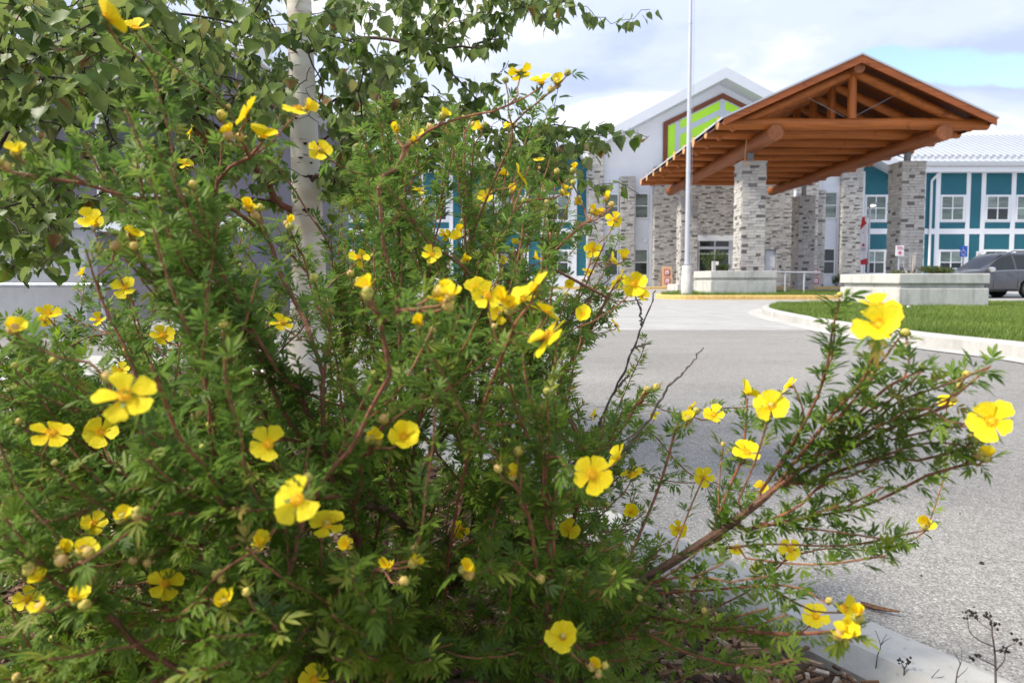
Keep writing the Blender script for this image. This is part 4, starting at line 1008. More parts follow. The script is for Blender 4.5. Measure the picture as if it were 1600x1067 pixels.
        sk = MB(); sk.tube([L(x, sg * .905, .30) for x in np.linspace(.5, 2.2, 6)], .035, 6); sk.build('sill_trim', MT['black'], car, smooth=True)
        for ax in (0, WB):
            wb_ = car; cx = L(ax, sg * .80, RW); ax_ = l * sg
            ty = MB(); ty.tube([cx - ax_ * .11, cx - ax_ * .10, cx + ax_ * .07, cx + ax_ * .09], [RW * .9, RW, RW, RW * .92], 32)
            whl = ty.build('wheel', MT['black'], car, smooth=True)
            rim = MB(); X = f; Z = Vector((0, 0, 1)); e = cx + ax_ * .095
            ring = [(X * math.cos(a) + Z * math.sin(a)) for a in [i * math.pi / 16 for i in range(33)]]
            rim.tube([e + d_ * .265 for d_ in ring], .018, 6)
            for i in range(5):
                for da in (-.13, .13):
                    a = i * 2 * math.pi / 5 + .3; d0 = X * math.cos(a) + Z * math.sin(a); d1 = X * math.cos(a + da) + Z * math.sin(a + da)
                    rim.tube([e + d0 * .04 + ax_ * .01, e + d1 * .26], [.03, .024], 6)
            rim.cyl(e - ax_ * .01, e + ax_ * .025, .06, .05, 14)
            rim.build('rim', mat('alloy_rim', (.62, .63, .65), .3, metal=.8, var=.03), whl, smooth=True)
    for sg in (1, -1):
        MB().tube([L(3.42, sg * .60, .68), L(3.25, sg * .76, .73)], [.06, .07], 10).build('headlight', tg, car, smooth=True)
        MB().tube([L(-.99, sg * .66, .93), L(-.86, sg * .84, .95)], [.07, .05], 10).build('tail_light', MT['red'], car, smooth=True)
    ws = MB(); q = []
    for i in range(7):
        x = .92 + .80 * i / 6
        for y in (-.62, -.2, .2, .62): q.append(L(x, y * (1.0 + .12 * i / 6), interp(x, roof) + .010 - .02 * (abs(y) > .5)))
    ws.add(q, [(i * 4 + j, i * 4 + j + 1, (i + 1) * 4 + j + 1, (i + 1) * 4 + j) for i in range(6) for j in range(3)])
    ws.build('windscreen', tg, car, smooth=True)
build_car()

# ------------------------------------------------------------------ small planting near the building
leafq_v = [np.array([(0, 0, 0), (.5, .45, .06), (0, 1, 0), (-.5, .45, .06)]), np.array([(0, 0, 0), (.4, .5, -.05), (0, 1, .1), (-.4, .5, -.05)])]
leafq_f = [[(0, 1, 2), (0, 2, 3)]] * 2
def clump(name, centre, size, n, leaf, label, cat, material, stems=6, tlo=0.1, thi=0.9, group=None):
    c = np.array(centre, float); t = thing(name, tuple(centre), label, cat, group)
    k = 7; lob = [(rng.uniform(-.55, .55, 3) * np.array([1, 1, .8]), rng.uniform(.35, .6)) for _ in range(k)]
    pts = []
    for i in range(n):
        o, r = lob[i % k]; d = rng.normal(size=3); d /= np.linalg.norm(d); pts.append(o + d * r * rng.uniform(.55, 1.05))
    p = np.array(pts); p[:, 2] = np.clip((p[:, 2] + .9) / 1.8, 0.02, 1.1)
    pos = c + p * np.array([size[0] / 2, size[1] / 2, size[2]])
    d = rng.normal(size=(n, 3)) * .7 + np.stack([p[:, 0], p[:, 1], np.full(n, .6)], 1)
    M = frames(d, rng.normal(size=(n, 3)) + np.array([0, 0, 1.0])) * (leaf * rng.uniform(.6, 1.2, n))[:, None, None]
    M[:, :, 0] *= .55
    st = MB()
    for i in range(stems):
        q = pos[rng.integers(n)]; mid = (c + q) / 2 + rng.normal(size=3) * .04
        st.tube([tuple(c), tuple(mid), tuple(q)], [.018, .012, .004], 5, 0.2)
    st.build('stem', MT['birchtwig'], t)
    big_mesh('foliage', leafq_v, leafq_f, M, pos, np.clip(rng.uniform(tlo, thi, n), 0, 1), material, parent=t, kind='stuff', smooth=False)
    return t
xs1 = P(1117, 400, 27.2).x
clump('leafy_shrub', (xs1 - .15, 26.6, 1.0), (1.25, 1.0, .95), 1000, .085, 'bushy green shrub growing in the smaller planter before the entrance doors', 'shrub', MT['hedge'], 9)
clump('leafy_shrub', (P(1154, 415, 26.3).x - .55, 26.2, 1.0), (.5, .5, .42), 500, .07, 'low green shrub in the smaller planter at the foot of the sunlit pillar', 'shrub', MT['hedge'], 4)
pl_ = thing('planter_light', (P(1117, 415, 25.9).x, 25.9, 1.0), 'small grey post light standing in the smaller planter', 'light')
m = MB(); x = P(1116.5, 415, 25.9).x; m.box(x - .09, x + .04, 25.85, 25.97, 1.0, 1.44); m.build('post', MT['cap'], pl_, bevel=.01)
MB().box(x + .042, x + .14, 25.85, 25.97, 1.30, 1.43).build('lamp', MT['signwhite'], pl_, bevel=.01)
clump('creeping_juniper', (P(1475, 420, 16.4).x - .2, 16.4, .80), (1.15, .8, .27), 1600, .05, 'low grey green evergreen shrub at the right side of the large planter', 'shrub', MT['hedge'], 8, .3, 1.0)
clump('creeping_juniper', (9.2, 16.3, .80), (.35, .5, .20), 350, .05, 'small yellowish tuft of leaves at the corner of the large planter', 'shrub', MT['hedge'], 4, .7, 1.0)
ds = thing('bare_shrub', (9.45, 16.2, .8), 'leafless pale stemmed shrub in the large planter before the right pillar', 'shrub')
m = MB()
for i in range(16):
    a = rnd.uniform(0, 6.28); r_ = rnd.uniform(.05, .26); h = rnd.uniform(.3, .62)
    p0 = Vector((9.45, 16.2, .8)); p2 = p0 + Vector((math.cos(a) * r_, math.sin(a) * r_, h)); m.tube([p0, p0 + Vector((math.cos(a) * r_ * .8, math.sin(a) * r_ * .8, h * .5)), p2], [.009, .007, .003], 5)
m.build('stem', MT['board'], ds)
clump('small_shrub', (P(1306, 440, 41.2).x, 41.1, gz(41) + .14), (.6, .5, .75), 500, .09, 'small dark shrub under the window beside the right notice board', 'shrub', MT['hedge'], 4, 0, .4)

# dandelion clocks in the lawn
for u, v, D, lab in ((1577, 485.5, 13.0, 'tallest white dandelion clock furthest from the kerb'), (1558, 497.5, 11.4, 'white dandelion clock on a leaning stem in the middle of the lawn'), (1546, 502.5, 11.0, 'short white dandelion clock nearest the large planter'), (1420, 479, 13.6, 'white dandelion clock at the foot of the large planter')):
    p = P(u, v, D); zb_ = gz(D) + .13
    dd = thing('dandelion', (p.x - .03, D, zb_), lab, 'dandelion', 'dandelions in the lawn')
    MB().tube([(p.x - .03, D, zb_), (p.x - .01, D, (zb_ + p.z) / 2), (p.x, D, p.z)], .004, 5).build('stem', MT['endgrain'], dd)
    m = MB()
    for i in range(60):
        d_ = Vector(rng.normal(size=3)).normalized(); a_ = d_.orthogonal().normalized() * .009; q_ = p + d_ * rnd.uniform(.022, .034)
        m.add([p, q_ + a_, q_ - a_], [(0, 1, 2)])
    m.build('seed_head', MT['signwhite'], dd)
# ------------------------------------------------------------------ growing things: a skeleton that reaches given tips
class Grow:
    """Nodes with parents. Each tip is joined to the nearest suitable node already grown by a curved shoot."""
    def __init__(s): s.p = []; s.par = []; s.tip = []; s.chains = []
    def add(s, p, par): s.p.append(np.array(p, float)); s.par.append(par); return len(s.p) - 1
    def curve(s, a, pts):
        """pts after node a; stored as one chain."""
        ch = [a]
        for q in pts: ch.append(s.add(q, ch[-1]))
        s.chains.append(ch); return ch
    def shoot(s, tip, base, step, up, wob, mind=0.0, blocked=None):
        A = np.array(s.p); tip = np.array(tip, float)
        d = np.linalg.norm(A - tip, axis=1); rb = np.linalg.norm(A - base, axis=1); rt = np.linalg.norm(tip - base)
        cost = d + np.where(rb > rt - 0.02, 5, 0) + np.where(A[:, 2] > tip[2] + 0.05, 0.3 * (A[:, 2] - tip[2]), 0)
        cost = cost + 2.2 * np.maximum(0, mind - d)
        PA = A - A[np.maximum(s.par, 0)]; PA = PA / np.maximum(np.linalg.norm(PA, axis=1, keepdims=True), 1e-6)
        cost = cost + .45 * d * (1 - ((tip - A) * PA).sum(1) / np.maximum(d, 1e-6))
        i = int(np.argmin(cost)); a = A[i]
        L = np.linalg.norm(tip - a)
        if L < 1e-3: return None
        pd = a - s.p[s.par[i]] if s.par[i] >= 0 else np.array([0, 0, 1.0])
        pd = pd / max(np.linalg.norm(pd), 1e-6)
        e = (tip - a) / L + np.array([0, 0, up]); e /= np.linalg.norm(e)
        c1 = a + (pd * .5 + (tip - a) / L * .6) * L * .33; c2 = tip - e * L * .33
        n = max(3, int(L / step)); ph = rng.uniform(0, 6.28, 2); pts = []
        for k in range(1, n + 1):
            t = k / n; q = (1 - t) ** 3 * a + 3 * (1 - t) ** 2 * t * c1 + 3 * (1 - t) * t * t * c2 + t ** 3 * tip
            w = wob * math.sin(math.pi * t); q = q + np.array([math.sin(t * 7 + ph[0]), math.cos(t * 6 + ph[1]), math.sin(t * 9)]) * w
            pts.append(q)
        if blocked is not None and blocked(np.array(pts)): return None
        return s.curve(i, pts)
    def radii(s, rt, expo=2.3, rmax=1.0):
        n = len(s.p); load = np.zeros(n); kids = np.zeros(n, int)
        for i in range(n):
            if s.par[i] >= 0: kids[s.par[i]] += 1
        for i in range(n - 1, -1, -1):
            if kids[i] == 0: load[i] += 1
            else: load[i] += 0.03
            if s.par[i] >= 0: load[s.par[i]] += load[i]
        return np.minimum(rt * load ** (1 / expo), rmax)

def pick_far(a, k):
    return a[:k]

# leaf templates: +Y along the leaf, +Z its upper side
def leaflet(L, W, ang, y0, fold, droop, x0=0.0):
    c, s_ = math.cos(ang), math.sin(ang); v = []
    st = [(0, 0), (.30, .82), (.66, .95), (1.0, 0)]
    pts = [(0, 0, 0)]
    for t, w in st[1:3]: pts += [(-W / 2 * w, L * t, fold * W * w), (0, L * t, 0), (W / 2 * w, L * t, fold * W * w)]
    pts.append((0, L, 0))
    for x, y, z in pts:
        X, Y = x * c + y * s_, -x * s_ + y * c
        v.append((x0 + X, y0 + Y, z - droop * (y0 + Y) ** 2 - droop * .6 * X * X))
    return v, [(0, 2, 1), (0, 3, 2), (1, 2, 5, 4), (2, 3, 6, 5), (4, 5, 7), (5, 6, 7)]
def compound_leaf(seed):
    r_ = random.Random(seed); V, Fc = [], []
    spec = [(0, .62, .150, .36), (.44, .58, .138, .33), (-.44, .58, .138, .33), (.90, .46, .115, .20), (-.90, .46, .115, .20)]
    dr = r_.uniform(-.05, .35)
    for a, L, W, y0 in spec:
        v, f = leaflet(L * r_.uniform(.85, 1.1), W * r_.uniform(.85, 1.15), a + r_.uniform(-.12, .12), y0, r_.uniform(.12, .4), dr + r_.uniform(-.12, .2))
        k = len(V); V += v; Fc += [tuple(i + k for i in q) for q in f]
    k = len(V); V += [(-.012, 0, 0), (.012, 0, 0), (.008, .42, 0), (-.008, .42, 0)]; Fc.append((k, k + 1, k + 2, k + 3))
    vt = np.array(([.02] + [-.05, .10, -.05] * 2 + [.06]) * 5 + [.1] * 4)
    return np.array(V), Fc, vt
LEAF = [compound_leaf(i) for i in range(6)]
def birch_leaf(seed):
    r_ = random.Random(seed); env = [(0.0, .04), (.06, .34), (.22, .47), (.42, .42), (.62, .28), (.80, .13), (1.0, .0)]
    V, Fc, vt = [], [], []; fold = r_.uniform(.10, .45); cu = r_.uniform(-.25, .6); tw = r_.uniform(-.4, .4); N = 12; wav = r_.uniform(0, 6.28)
    for i in range(N + 1):
        t = i / N; w = float(np.interp(t, [e[0] for e in env], [e[1] for e in env])) * (1 + (.09 if i % 2 else -.07))
        for sx in (-1, 0, 1):
            V.append((sx * w * .92, t - (.03 * abs(sx) if i % 2 else 0), fold * w * abs(sx) - cu * t * t * .5 + sx * w * tw * t + .03 * math.sin(t * 9 + wav + sx) * abs(sx)))
            vt.append(.13 if sx == 0 else (-.05 if i % 2 else .03))
    for i in range(N):
        for j in range(2): Fc.append((i * 3 + j, i * 3 + j + 1, i * 3 + j + 4, i * 3 + j + 3))
    k = len(V); V += [(-.014, 0, 0), (.014, 0, 0), (.012, -.35, .10), (-.012, -.35, .10)]; vt += [.2] * 4; Fc.append((k, k + 3, k + 2, k + 1))
    return np.array(V), Fc, np.array(vt)
BLEAF = [birch_leaf(i + 40) for i in range(6)]
def tmpl_mesh(name, tv, tf, t, material, vt=0.0):
    me = bpy.data.meshes.new(name); me.from_pydata([tuple(q) for q in tv], [], tf)
    a = me.attributes.new('tint', 'FLOAT', 'POINT'); a.data.foreach_set('value', np.clip(np.full(len(tv), t) + vt, 0, 1).astype(np.float32))
    me.materials.append(material); me.polygons.foreach_set('use_smooth', [True] * len(me.polygons)); me.update(); return me

def leaves_out(parent, LIB, M, loc, tint, material, nsingle, tints):
    """The leaves that show largest become objects of their own (sharing meshes), the rest one part."""
    T, F_, VT = ([q[k] for q in LIB] for k in range(3))
    u, v, d = px_of(loc); size = np.linalg.norm(M[:, :, 1], axis=1) * F / d
    vis = (u > 5) & (u < 1595) & (v > 5) & (v < 1062) & (loc[:, 1] > .2)
    order = np.argsort(-np.where(vis, size, 0)); one = order[:nsingle]; rest = np.setdiff1d(np.arange(len(loc)), one)
    lib = {(k, j): tmpl_mesh('leaf', T[k], F_[k], t, material, VT[k]) for k in range(len(T)) for j, t in enumerate(tints)}
    for i in one:
        j = int(np.argmin([abs(t - tint[i]) for t in tints])); W = Matrix.Identity(4)
        for r in range(3):
            for c in range(3): W[r][c] = M[i, r, c]
            W[r][3] = loc[i, r]
        link_obj('leaf', lib[(int(i) % len(T), j)], parent, W)
    big_mesh('leaves', T, F_, M[rest], loc[rest], tint[rest], material, parent=parent, kind='stuff', vt=VT)

def skeleton_out(g, rad, parent, mains, name_main, name_rest, material, tone, sides=6):
    rest = MB()
    for c, ch in enumerate(g.chains):
        r = [rad[i] for i in ch]
        if c: r[0] = min(r[0], r[1] * 1.15)
        t = [tone(q) for q in r]
        if c in mains: MB().tube([g.p[i] for i in ch], r, 8, t).build(name_main, material, parent, smooth=True)
        else: rest.tube([g.p[i] for i in ch], r, 5 if max(r) < .004 else sides, t)
    tag(rest.build(name_rest, material, parent, smooth=True), kind='stuff')

# ------------------------------------------------------------------ the yellow flowering shrub
BASE = np.array([-.20, 1.10, .10])
shrub = thing('cinquefoil_shrub', tuple(BASE), 'large green shrub covered with yellow five petalled flowers at the edge of the mulch bed', 'shrub')
# open flowers: column, row, apparent width, facing (c towards camera, u up, e edge on, b seen from behind)
FLW = [(165, 30, 68, 'e'), (212, 45, 40, 'u'), (410, 215, 58, 'u'), (388, 176, 60, 'e'), (465, 170, 54, 'u'), (500, 235, 42, 'c'), (142, 345, 42, 'c'), (196, 450, 42, 'c'),
       (255, 525, 38, 'c'), (196, 620, 88, 'u'), (80, 678, 62, 'u'), (158, 675, 56, 'c'), (420, 695, 66, 'c'), (630, 683, 66, 'c'), (465, 780, 88, 'c'), (510, 820, 64, 'u'),
       (145, 818, 42, 'c'), (257, 912, 55, 'c'), (440, 505, 42, 'u'), (560, 403, 40, 'u'), (675, 398, 42, 'c'), (758, 308, 31, 'c'), (743, 452, 52, 'u'), (780, 490, 46, 'c'), (852, 488, 62, 'e'), (818, 468, 50, 'u'), (955, 408, 30, 'e'), (1002, 462, 34, 'u'), (655, 298, 30, 'u'), (812, 276, 40, 'e'),
       (813, 114, 44, 'b'), (846, 130, 46, 'u'), (842, 250, 25, 'u'), (762, 462, 58, 'c'), (836, 450, 70, 'e'), (858, 525, 72, 'e'), (912, 493, 40, 'c'), (925, 742, 70, 'c'),
       (966, 716, 50, 'e'), (988, 742, 40, 'e'), (880, 995, 62, 'c'), (890, 828, 40, 'c'), (985, 800, 33, 'c'), (1060, 826, 30, 'c'), (930, 648, 26, 'e'), (1115, 649, 42, 'u'),
       (1080, 638, 28, 'e'), (1165, 615, 50, 'e'), (1205, 635, 62, 'c'), (1166, 708, 52, 'u'), (1100, 746, 36, 'c'), (1235, 858, 36, 'c'), (1374, 508, 76, 'c'), (1372, 480, 66, 'u'),
       (1550, 658, 70, 'c'), (1480, 628, 30, 'u'), (1446, 824, 34, 'u'), (1275, 963, 42, 'c'), (1317, 951, 52, 'e'), (1235, 603, 30, 'e'), (926, 391, 32, 'c'), (975, 403, 36, 'u'),
       (992, 444, 50, 'c'), (968, 437, 34, 'e'), (920, 425, 24, 'u'), (960, 343, 32, 'c'), (155, 500, 28, 'u'), (75, 491, 36, 'u'), (188, 579, 30, 'u'), (720, 826, 34, 'c'),
       (490, 1062, 54, 'c'), (42, 936, 40, 'c'), (715, 366, 26, 'u'), (695, 366, 24, 'c'), (795, 196, 22, 'u'), (290, 256, 26, 'u'), (298, 206, 22, 'e'), (963, 508, 28, 'e'),
       (785, 406, 18, 'c'), (782, 272, 26, 'e'), (705, 365, 24, 'u'), (806, 380, 18, 'u'), (835, 403, 26, 'e'), (1095, 742, 24, 'e'), (1190, 760, 26, 'u'), (1150, 860, 22, 'c'),
       (102, 850, 20, 'u'), (70, 500, 22, 'c'), (130, 428, 24, 'e'), (1023, 648, 20, 'u'), (404, 850, 26, 'c'), (540, 850, 26, 'u'), (605, 884, 26, 'c'), (890, 445, 24, 'c')]
BUD = [(645, 880, .55), (632, 908, .54), (733, 898, .55), (350, 940, .5), (340, 898, .52), (385, 925, .5), (190, 810, .5), (45, 890, .5), (95, 876, .5), (62, 950, .48), (118, 938, .5), (810, 705, .6), (800, 745, .6),
       (846, 735, .62), (700, 478, .48), (686, 455, .5), (575, 455, .5), (795, 485, .5), (655, 510, .6), (490, 435, .62), (452, 355, .8), (385, 325, .7), (405, 325, .72), (168, 590, .5), (128, 862, .5), (1522, 685, .6),
       (1525, 712, .6), (25, 240, .55), (10, 262, .55), (345, 180, .6), (356, 212, .6), (620, 200, .8), (672, 200, .8), (640, 225, .8), (757, 195, 1.0), (740, 182, 1.0), (880, 300, 1.0), (905, 310, 1.0), (870, 268, 1.0), (925, 330, 1.0),
       (1010, 608, .9), (1025, 605, .9), (1075, 655, .8), (1415, 520, .62), (1330, 990, .55), (1340, 965, .55), (1500, 605, .62), (945, 1040, .6), (925, 1042, .6), (845, 905, .6), (955, 320, 1.0), (940, 335, 1.0), (745, 440, .9), (620, 335, .9), (800, 300, 1.0),
       (600, 655, .6), (590, 690, .6), (722, 410, .9), (560, 440, .8), (860, 140, .9), (870, 128, .9), (790, 125, .9), (180, 385, .6), (20, 515, .5), (230, 880, .55)]
SIL = [(-20, 540), (50, 520), (110, 430), (110, 300), (140, 180), (150, 50), (190, 20), (240, 60), (250, 150), (310, 170), (390, 110), (420, 200), (465, 330), (500, 360), (545, 250), (585, 150), (620, 150), (660, 210), (720, 170), (800, 130), (870, 150), (860, 200),
       (900, 290), (960, 330), (1000, 400), (960, 440), (965, 500), (935, 560), (960, 600), (1020, 620), (1060, 680), (1030, 760), (1060, 860), (1090, 960), (1080, 1085), (-20, 1090)]
FAN = [(1312, 470, .60), (1400, 530, .56), (1545, 575, .60), (1500, 600, .60), (1520, 700, .60), (1440, 830, .60), (1350, 985, .56), (1280, 600, .64), (1245, 590, .66), (1340, 640, .62), (1420, 640, .60), (1460, 700, .60), (1380, 760, .62),
       (1310, 700, .64), (1250, 680, .68), (1180, 690, .72), (1130, 700, .74), (1400, 860, .62), (1330, 850, .62), (1270, 870, .64), (1200, 900, .66), (1290, 980, .58), (1230, 960, .62), (1100, 800, .74), (1060, 740, .80), (1440, 745, .62), (1365, 590, .58),
       (1300, 560, .62), (1150, 660, .74), (1215, 770, .7), (1340, 930, .6), (1180, 980, .62), (1100, 960, .66), (1120, 1040, .6), (1240, 1030, .58), (1050, 1000, .66), (1000, 940, .72), (1010, 860, .78), (1440, 580, .6), (1490, 660, .6), (1410, 700, .61), (1350, 700, .63), (1290, 750, .65),
       (1295, 640, .63), (1380, 660, .61), (1225, 720, .69), (1160, 800, .7), (1240, 820, .67), (1310, 790, .64), (1390, 800, .62), (1130, 880, .7), (1190, 850, .68), (1070, 880, .73), (1445, 690, .6), (1270, 540, .64), (1345, 540, .6)]
g = Grow(); root = g.add(BASE, -1)
mains = set()
def main_stem(pts):
    a = np.array([tuple(P(*q)) if len(q) == 3 and q[2] > .2 and q[0] > 2 else q for q in pts]); n = 18; out = []
    q = np.vstack([BASE[None] + rng.normal(size=(1, 3)) * np.array([.04, .04, 0]), a])
    sm = smooth3(q, 7); ch = g.curve(root, sm); mains.add(len(g.chains) - 1); return ch
def smooth3(q, n):
    out = []; m = len(q)
    for i in range(m - 1):
        p0, p1, p2, p3 = q[max(i - 1, 0)], q[i], q[i + 1], q[min(i + 2, m - 1)]
        for k in range(n):
            t = k / n; out.append(.5 * (2 * p1 + (p2 - p0) * t + (2 * p0 - 5 * p1 + 4 * p2 - p3) * t * t + (3 * p1 - p0 - 3 * p2 + p3) * t ** 3))
    out.append(q[-1]); return out
main_stem([(700, 1050, .93), (940, 940, .78), (1110, 840, .72), (1210, 765, .68), (1300, 690, .64)])
main_stem([(640, 1000, 1.0), (560, 820, .95), (430, 720, .85), (340, 600, .75), (290, 430, .68), (205, 250, .62)])
main_stem([(600, 980, 1.05), (300, 900, .9), (275, 760, .85), (300, 600, .85), (290, 460, .85), (330, 300, .85)])
main_stem([(650, 950, 1.1), (640, 800, 1.1), (700, 640, 1.05), (720, 520, 1.0), (735, 380, .98), (800, 220, .92)])
main_stem([(650, 950, 1.1), (720, 800, 1.15), (830, 640, 1.15), (900, 480, 1.1), (945, 380, 1.05)])
main_stem([(600, 950, 1.15), (560, 760, 1.2), (540, 560, 1.2), (590, 380, 1.2), (600, 230, 1.2)])
main_stem([(560, 960, 1.1), (420, 800, 1.2), (300, 700, 1.25), (200, 560, 1.3), (120, 450, 1.3)])
main_stem([(560, 980, 1.0), (300, 960, .8), (120, 900, .65), (30, 800, .6)])
main_stem([(680, 1000, .95), (700, 880, .75), (720, 760, .66), (760, 620, .58), (800, 520, .53)])
main_stem([(650, 1040, .9), (460, 960, .7), (300, 860, .6), (180, 720, .55)])
main_stem([(720, 1040, .95), (900, 1010, .78), (1080, 980, .7), (1200, 950, .64)])
main_stem([(600, 920, 1.2), (620, 700, 1.4), (700, 560, 1.45), (800, 460, 1.4)])
SHOOTS = [[(1180, 780, .70), (1240, 690, .66), (1285, 600, .63), (1300, 520, .61), (1312, 468, .60)], [(1200, 775, .69), (1290, 660, .63), (1350, 590, .58), (1374, 520, .55)], [(1220, 765, .68), (1330, 690, .64), (1400, 630, .62), (1480, 600, .60), (1548, 572, .59)],
          [(1250, 760, .67), (1350, 722, .64), (1450, 692, .61), (1525, 700, .60)], [(1150, 830, .71), (1250, 810, .67), (1350, 790, .64), (1450, 742, .61)], [(1100, 860, .73), (1200, 850, .69), (1320, 852, .65), (1445, 828, .61)],
          [(1000, 960, .76), (1120, 982, .68), (1230, 990, .62), (1345, 984, .57)], [(1150, 790, .71), (1180, 720, .68), (1200, 655, .66)], [(1215, 740, .68), (1255, 660, .66), (1240, 602, .66)], [(1260, 730, .66), (1330, 630, .62), (1405, 528, .57)],
          [(1290, 720, .65), (1400, 665, .62), (1490, 632, .60)], [(1380, 690, .63), (1480, 668, .60), (1548, 668, .59)], [(1110, 840, .72), (1140, 760, .72), (1160, 710, .72), (1168, 622, .72)], [(1050, 870, .75), (1080, 790, .78), (1100, 745, .80)],
          [(1150, 870, .70), (1270, 882, .65), (1385, 868, .62)], [(980, 930, .77), (1100, 922, .72), (1230, 915, .66), (1295, 945, .61)], [(950, 950, .78), (1050, 1010, .70), (1150, 1042, .64)], [(1210, 820, .69), (1300, 830, .65), (1400, 845, .62)],
          [(1300, 690, .64), (1380, 610, .61), (1450, 575, .60)], [(980, 880, .82), (1030, 760, .85), (1060, 660, .86), (1078, 642, .86)], [(900, 700, 1.0), (960, 660, .98), (1010, 620, .95)], [(860, 620, 1.0), (920, 520, .96), (965, 440, .92), (990, 445, .90)], [(840, 420, .95), (900, 360, .95), (955, 325, .98)]]
shoots = []
for q in SHOOTS:
    q = np.array([tuple(P(*z)) for z in q]); dd_ = np.linalg.norm(np.array(g.p) - q[0], axis=1)
    shoots.append(g.curve(int(np.argmin(dd_)), smooth3(q, 5)[1:]))
BUD += [(u_ + rnd.uniform(-26, 26), v_ + rnd.uniform(-22, 14), D_ + rnd.uniform(-.02, .02)) for u_, v_, D_ in BUD[::2]]
HALF = [(u_ + 3, v_ - 2, D_) for u_, v_, D_ in BUD[::3]] + [(605, 884, .55), (542, 852, .5), (404, 850, .5), (62, 905, .5), (116, 935, .48), (352, 938, .5), (733, 896, .55), (690, 470, .5), (700, 480, .5), (575, 450, .5), (480, 170, .6), (620, 205, .8), (655, 215, .85), (750, 200, .9), (880, 305, 1.0), (930, 335, 1.0), (900, 318, 1.0), (800, 480, .5), (788, 470, .5), (715, 372, .85), (720, 360, .85), (390, 330, .7), (150, 352, .6), (1450, 818, .6), (1325, 985, .55)]
tips = []                                        # (point, upward bend, least length)
FL = []
for u, v, w, k in FLW:
    D = min(1.45, max(.36, F * .034 / w)); FL.append((P(u, v, D), w, k)); tips.append((np.array(P(u, v + 6, D)), .5, .02))
for u, v, D in HALF: FL.append((P(u, v, D), 34 * .5 / D if D < .65 else 26 * .6 / D, 'h'))
for u, v, D in BUD: tips.append((np.array(P(u, v + 3, D)), .5, .02))
for u, v, D in FAN[::2]: tips.append((np.array(P(u, v, D)), .35, .09))
def sample(n, poly, dfun, up):
    k = 0
    while k < n:
        u, v = rng.uniform(-60, 1310), rng.uniform(0, 1090)
        if not in_poly(poly, [u], [v])[0]: continue
        if u < 470 and v < 330 and rng.uniform() > .36: continue
        p = np.array(P(u, v, dfun(u, v)))
        if p[2] < .13: continue
        tips.append((p, up, .14)); k += 1
left = lambda u: max(0, min(1, (760 - u) / 500))
sample(440, SIL, lambda u, v: rng.uniform(.85, 1.5), .8)
sample(290, SIL, lambda u, v: rng.uniform(.60, .95) + .15 * (1 - left(u)), .6)
sample(110, [(-40, 480), (200, 520), (420, 560), (640, 560), (860, 620), (960, 800), (1000, 1000), (900, 1085), (-40, 1085)], lambda u, v: rng.uniform(.42, .62) + .12 * (1 - left(u)), .4)
sample(40, [(70, 320), (150, 120), (240, 120), (420, 260), (400, 520), (110, 520)], lambda u, v: rng.uniform(.50, .70), .7)
sample(44, [(620, 380), (820, 330), (900, 440), (860, 560), (640, 560)], lambda u, v: rng.uniform(.55, .8), .6)
sample(130, [(-40, 560), (300, 600), (520, 620), (660, 1085), (-40, 1085)], lambda u, v: rng.uniform(.50, 1.05), .5)
sample(120, [(480, 640), (960, 640), (1000, 860), (1000, 1085), (480, 1085)], lambda u, v: rng.uniform(.68, 1.15), .5)
sample(34, [(-70, 500), (60, 490), (150, 430), (170, 610), (-70, 610)], lambda u, v: rng.uniform(.70, 1.25), .7)
sample(40, [(820, 780), (1000, 800), (1060, 880), (960, 1000), (800, 1085)], lambda u, v: rng.uniform(.70, .98), .4)
sample(46, [(-70, 540), (110, 540), (130, 1085), (-70, 1085)], lambda u, v: rng.uniform(.60, 1.2), .5)
sample(110, [(520, 300), (560, 230), (640, 200), (760, 240), (860, 300), (900, 420), (820, 480), (520, 480)], lambda u, v: rng.uniform(1.0, 1.55), .8)
sample(120, [(500, 340), (560, 230), (600, 160), (700, 180), (800, 180), (880, 260), (940, 380), (900, 520), (500, 520)], lambda u, v: rng.uniform(.85, 1.35), .8)
for _ in range(110):                              # the far side of the bush
    a = rng.uniform(0, 6.28); r_ = rng.uniform(.2, .62); tips.append((BASE + np.array([math.cos(a) * r_ - .1, abs(math.sin(a)) * r_ + .1, rng.uniform(.15, .75)]), .7, .14))
tips.sort(key=lambda q: np.linalg.norm(q[0] - BASE))
FP = np.array([tuple(q[0]) for q in FL]); FU, FV, FD = px_of(FP); FWD = np.array([q[1] * (.55 if q[2] != 'e' else .45) for q in FL])
def blocked(pts):
    """True if a shoot would grow across the front of an open flower."""
    u, v, d = px_of(pts); h = (np.hypot(u[:, None] - FU, v[:, None] - FV) < FWD) & (d[:, None] < FD + .003)
    own = np.linalg.norm(FP - pts[-1], axis=1) < .03
    return bool(h[:, ~own].any())
for p, up, md in tips:
    ch = g.shoot(p, BASE, .018, up, .0025, md, blocked if md > .05 else None)
    if ch: shoots.append(ch)
rad = g.radii(.00095, 2.35, .0085)
skeleton_out(g, rad, shrub, mains, 'stem', 'twigs', MT['twig'], lambda r: float(np.clip(.85 - (r - .001) / .0048, 0, .95)))
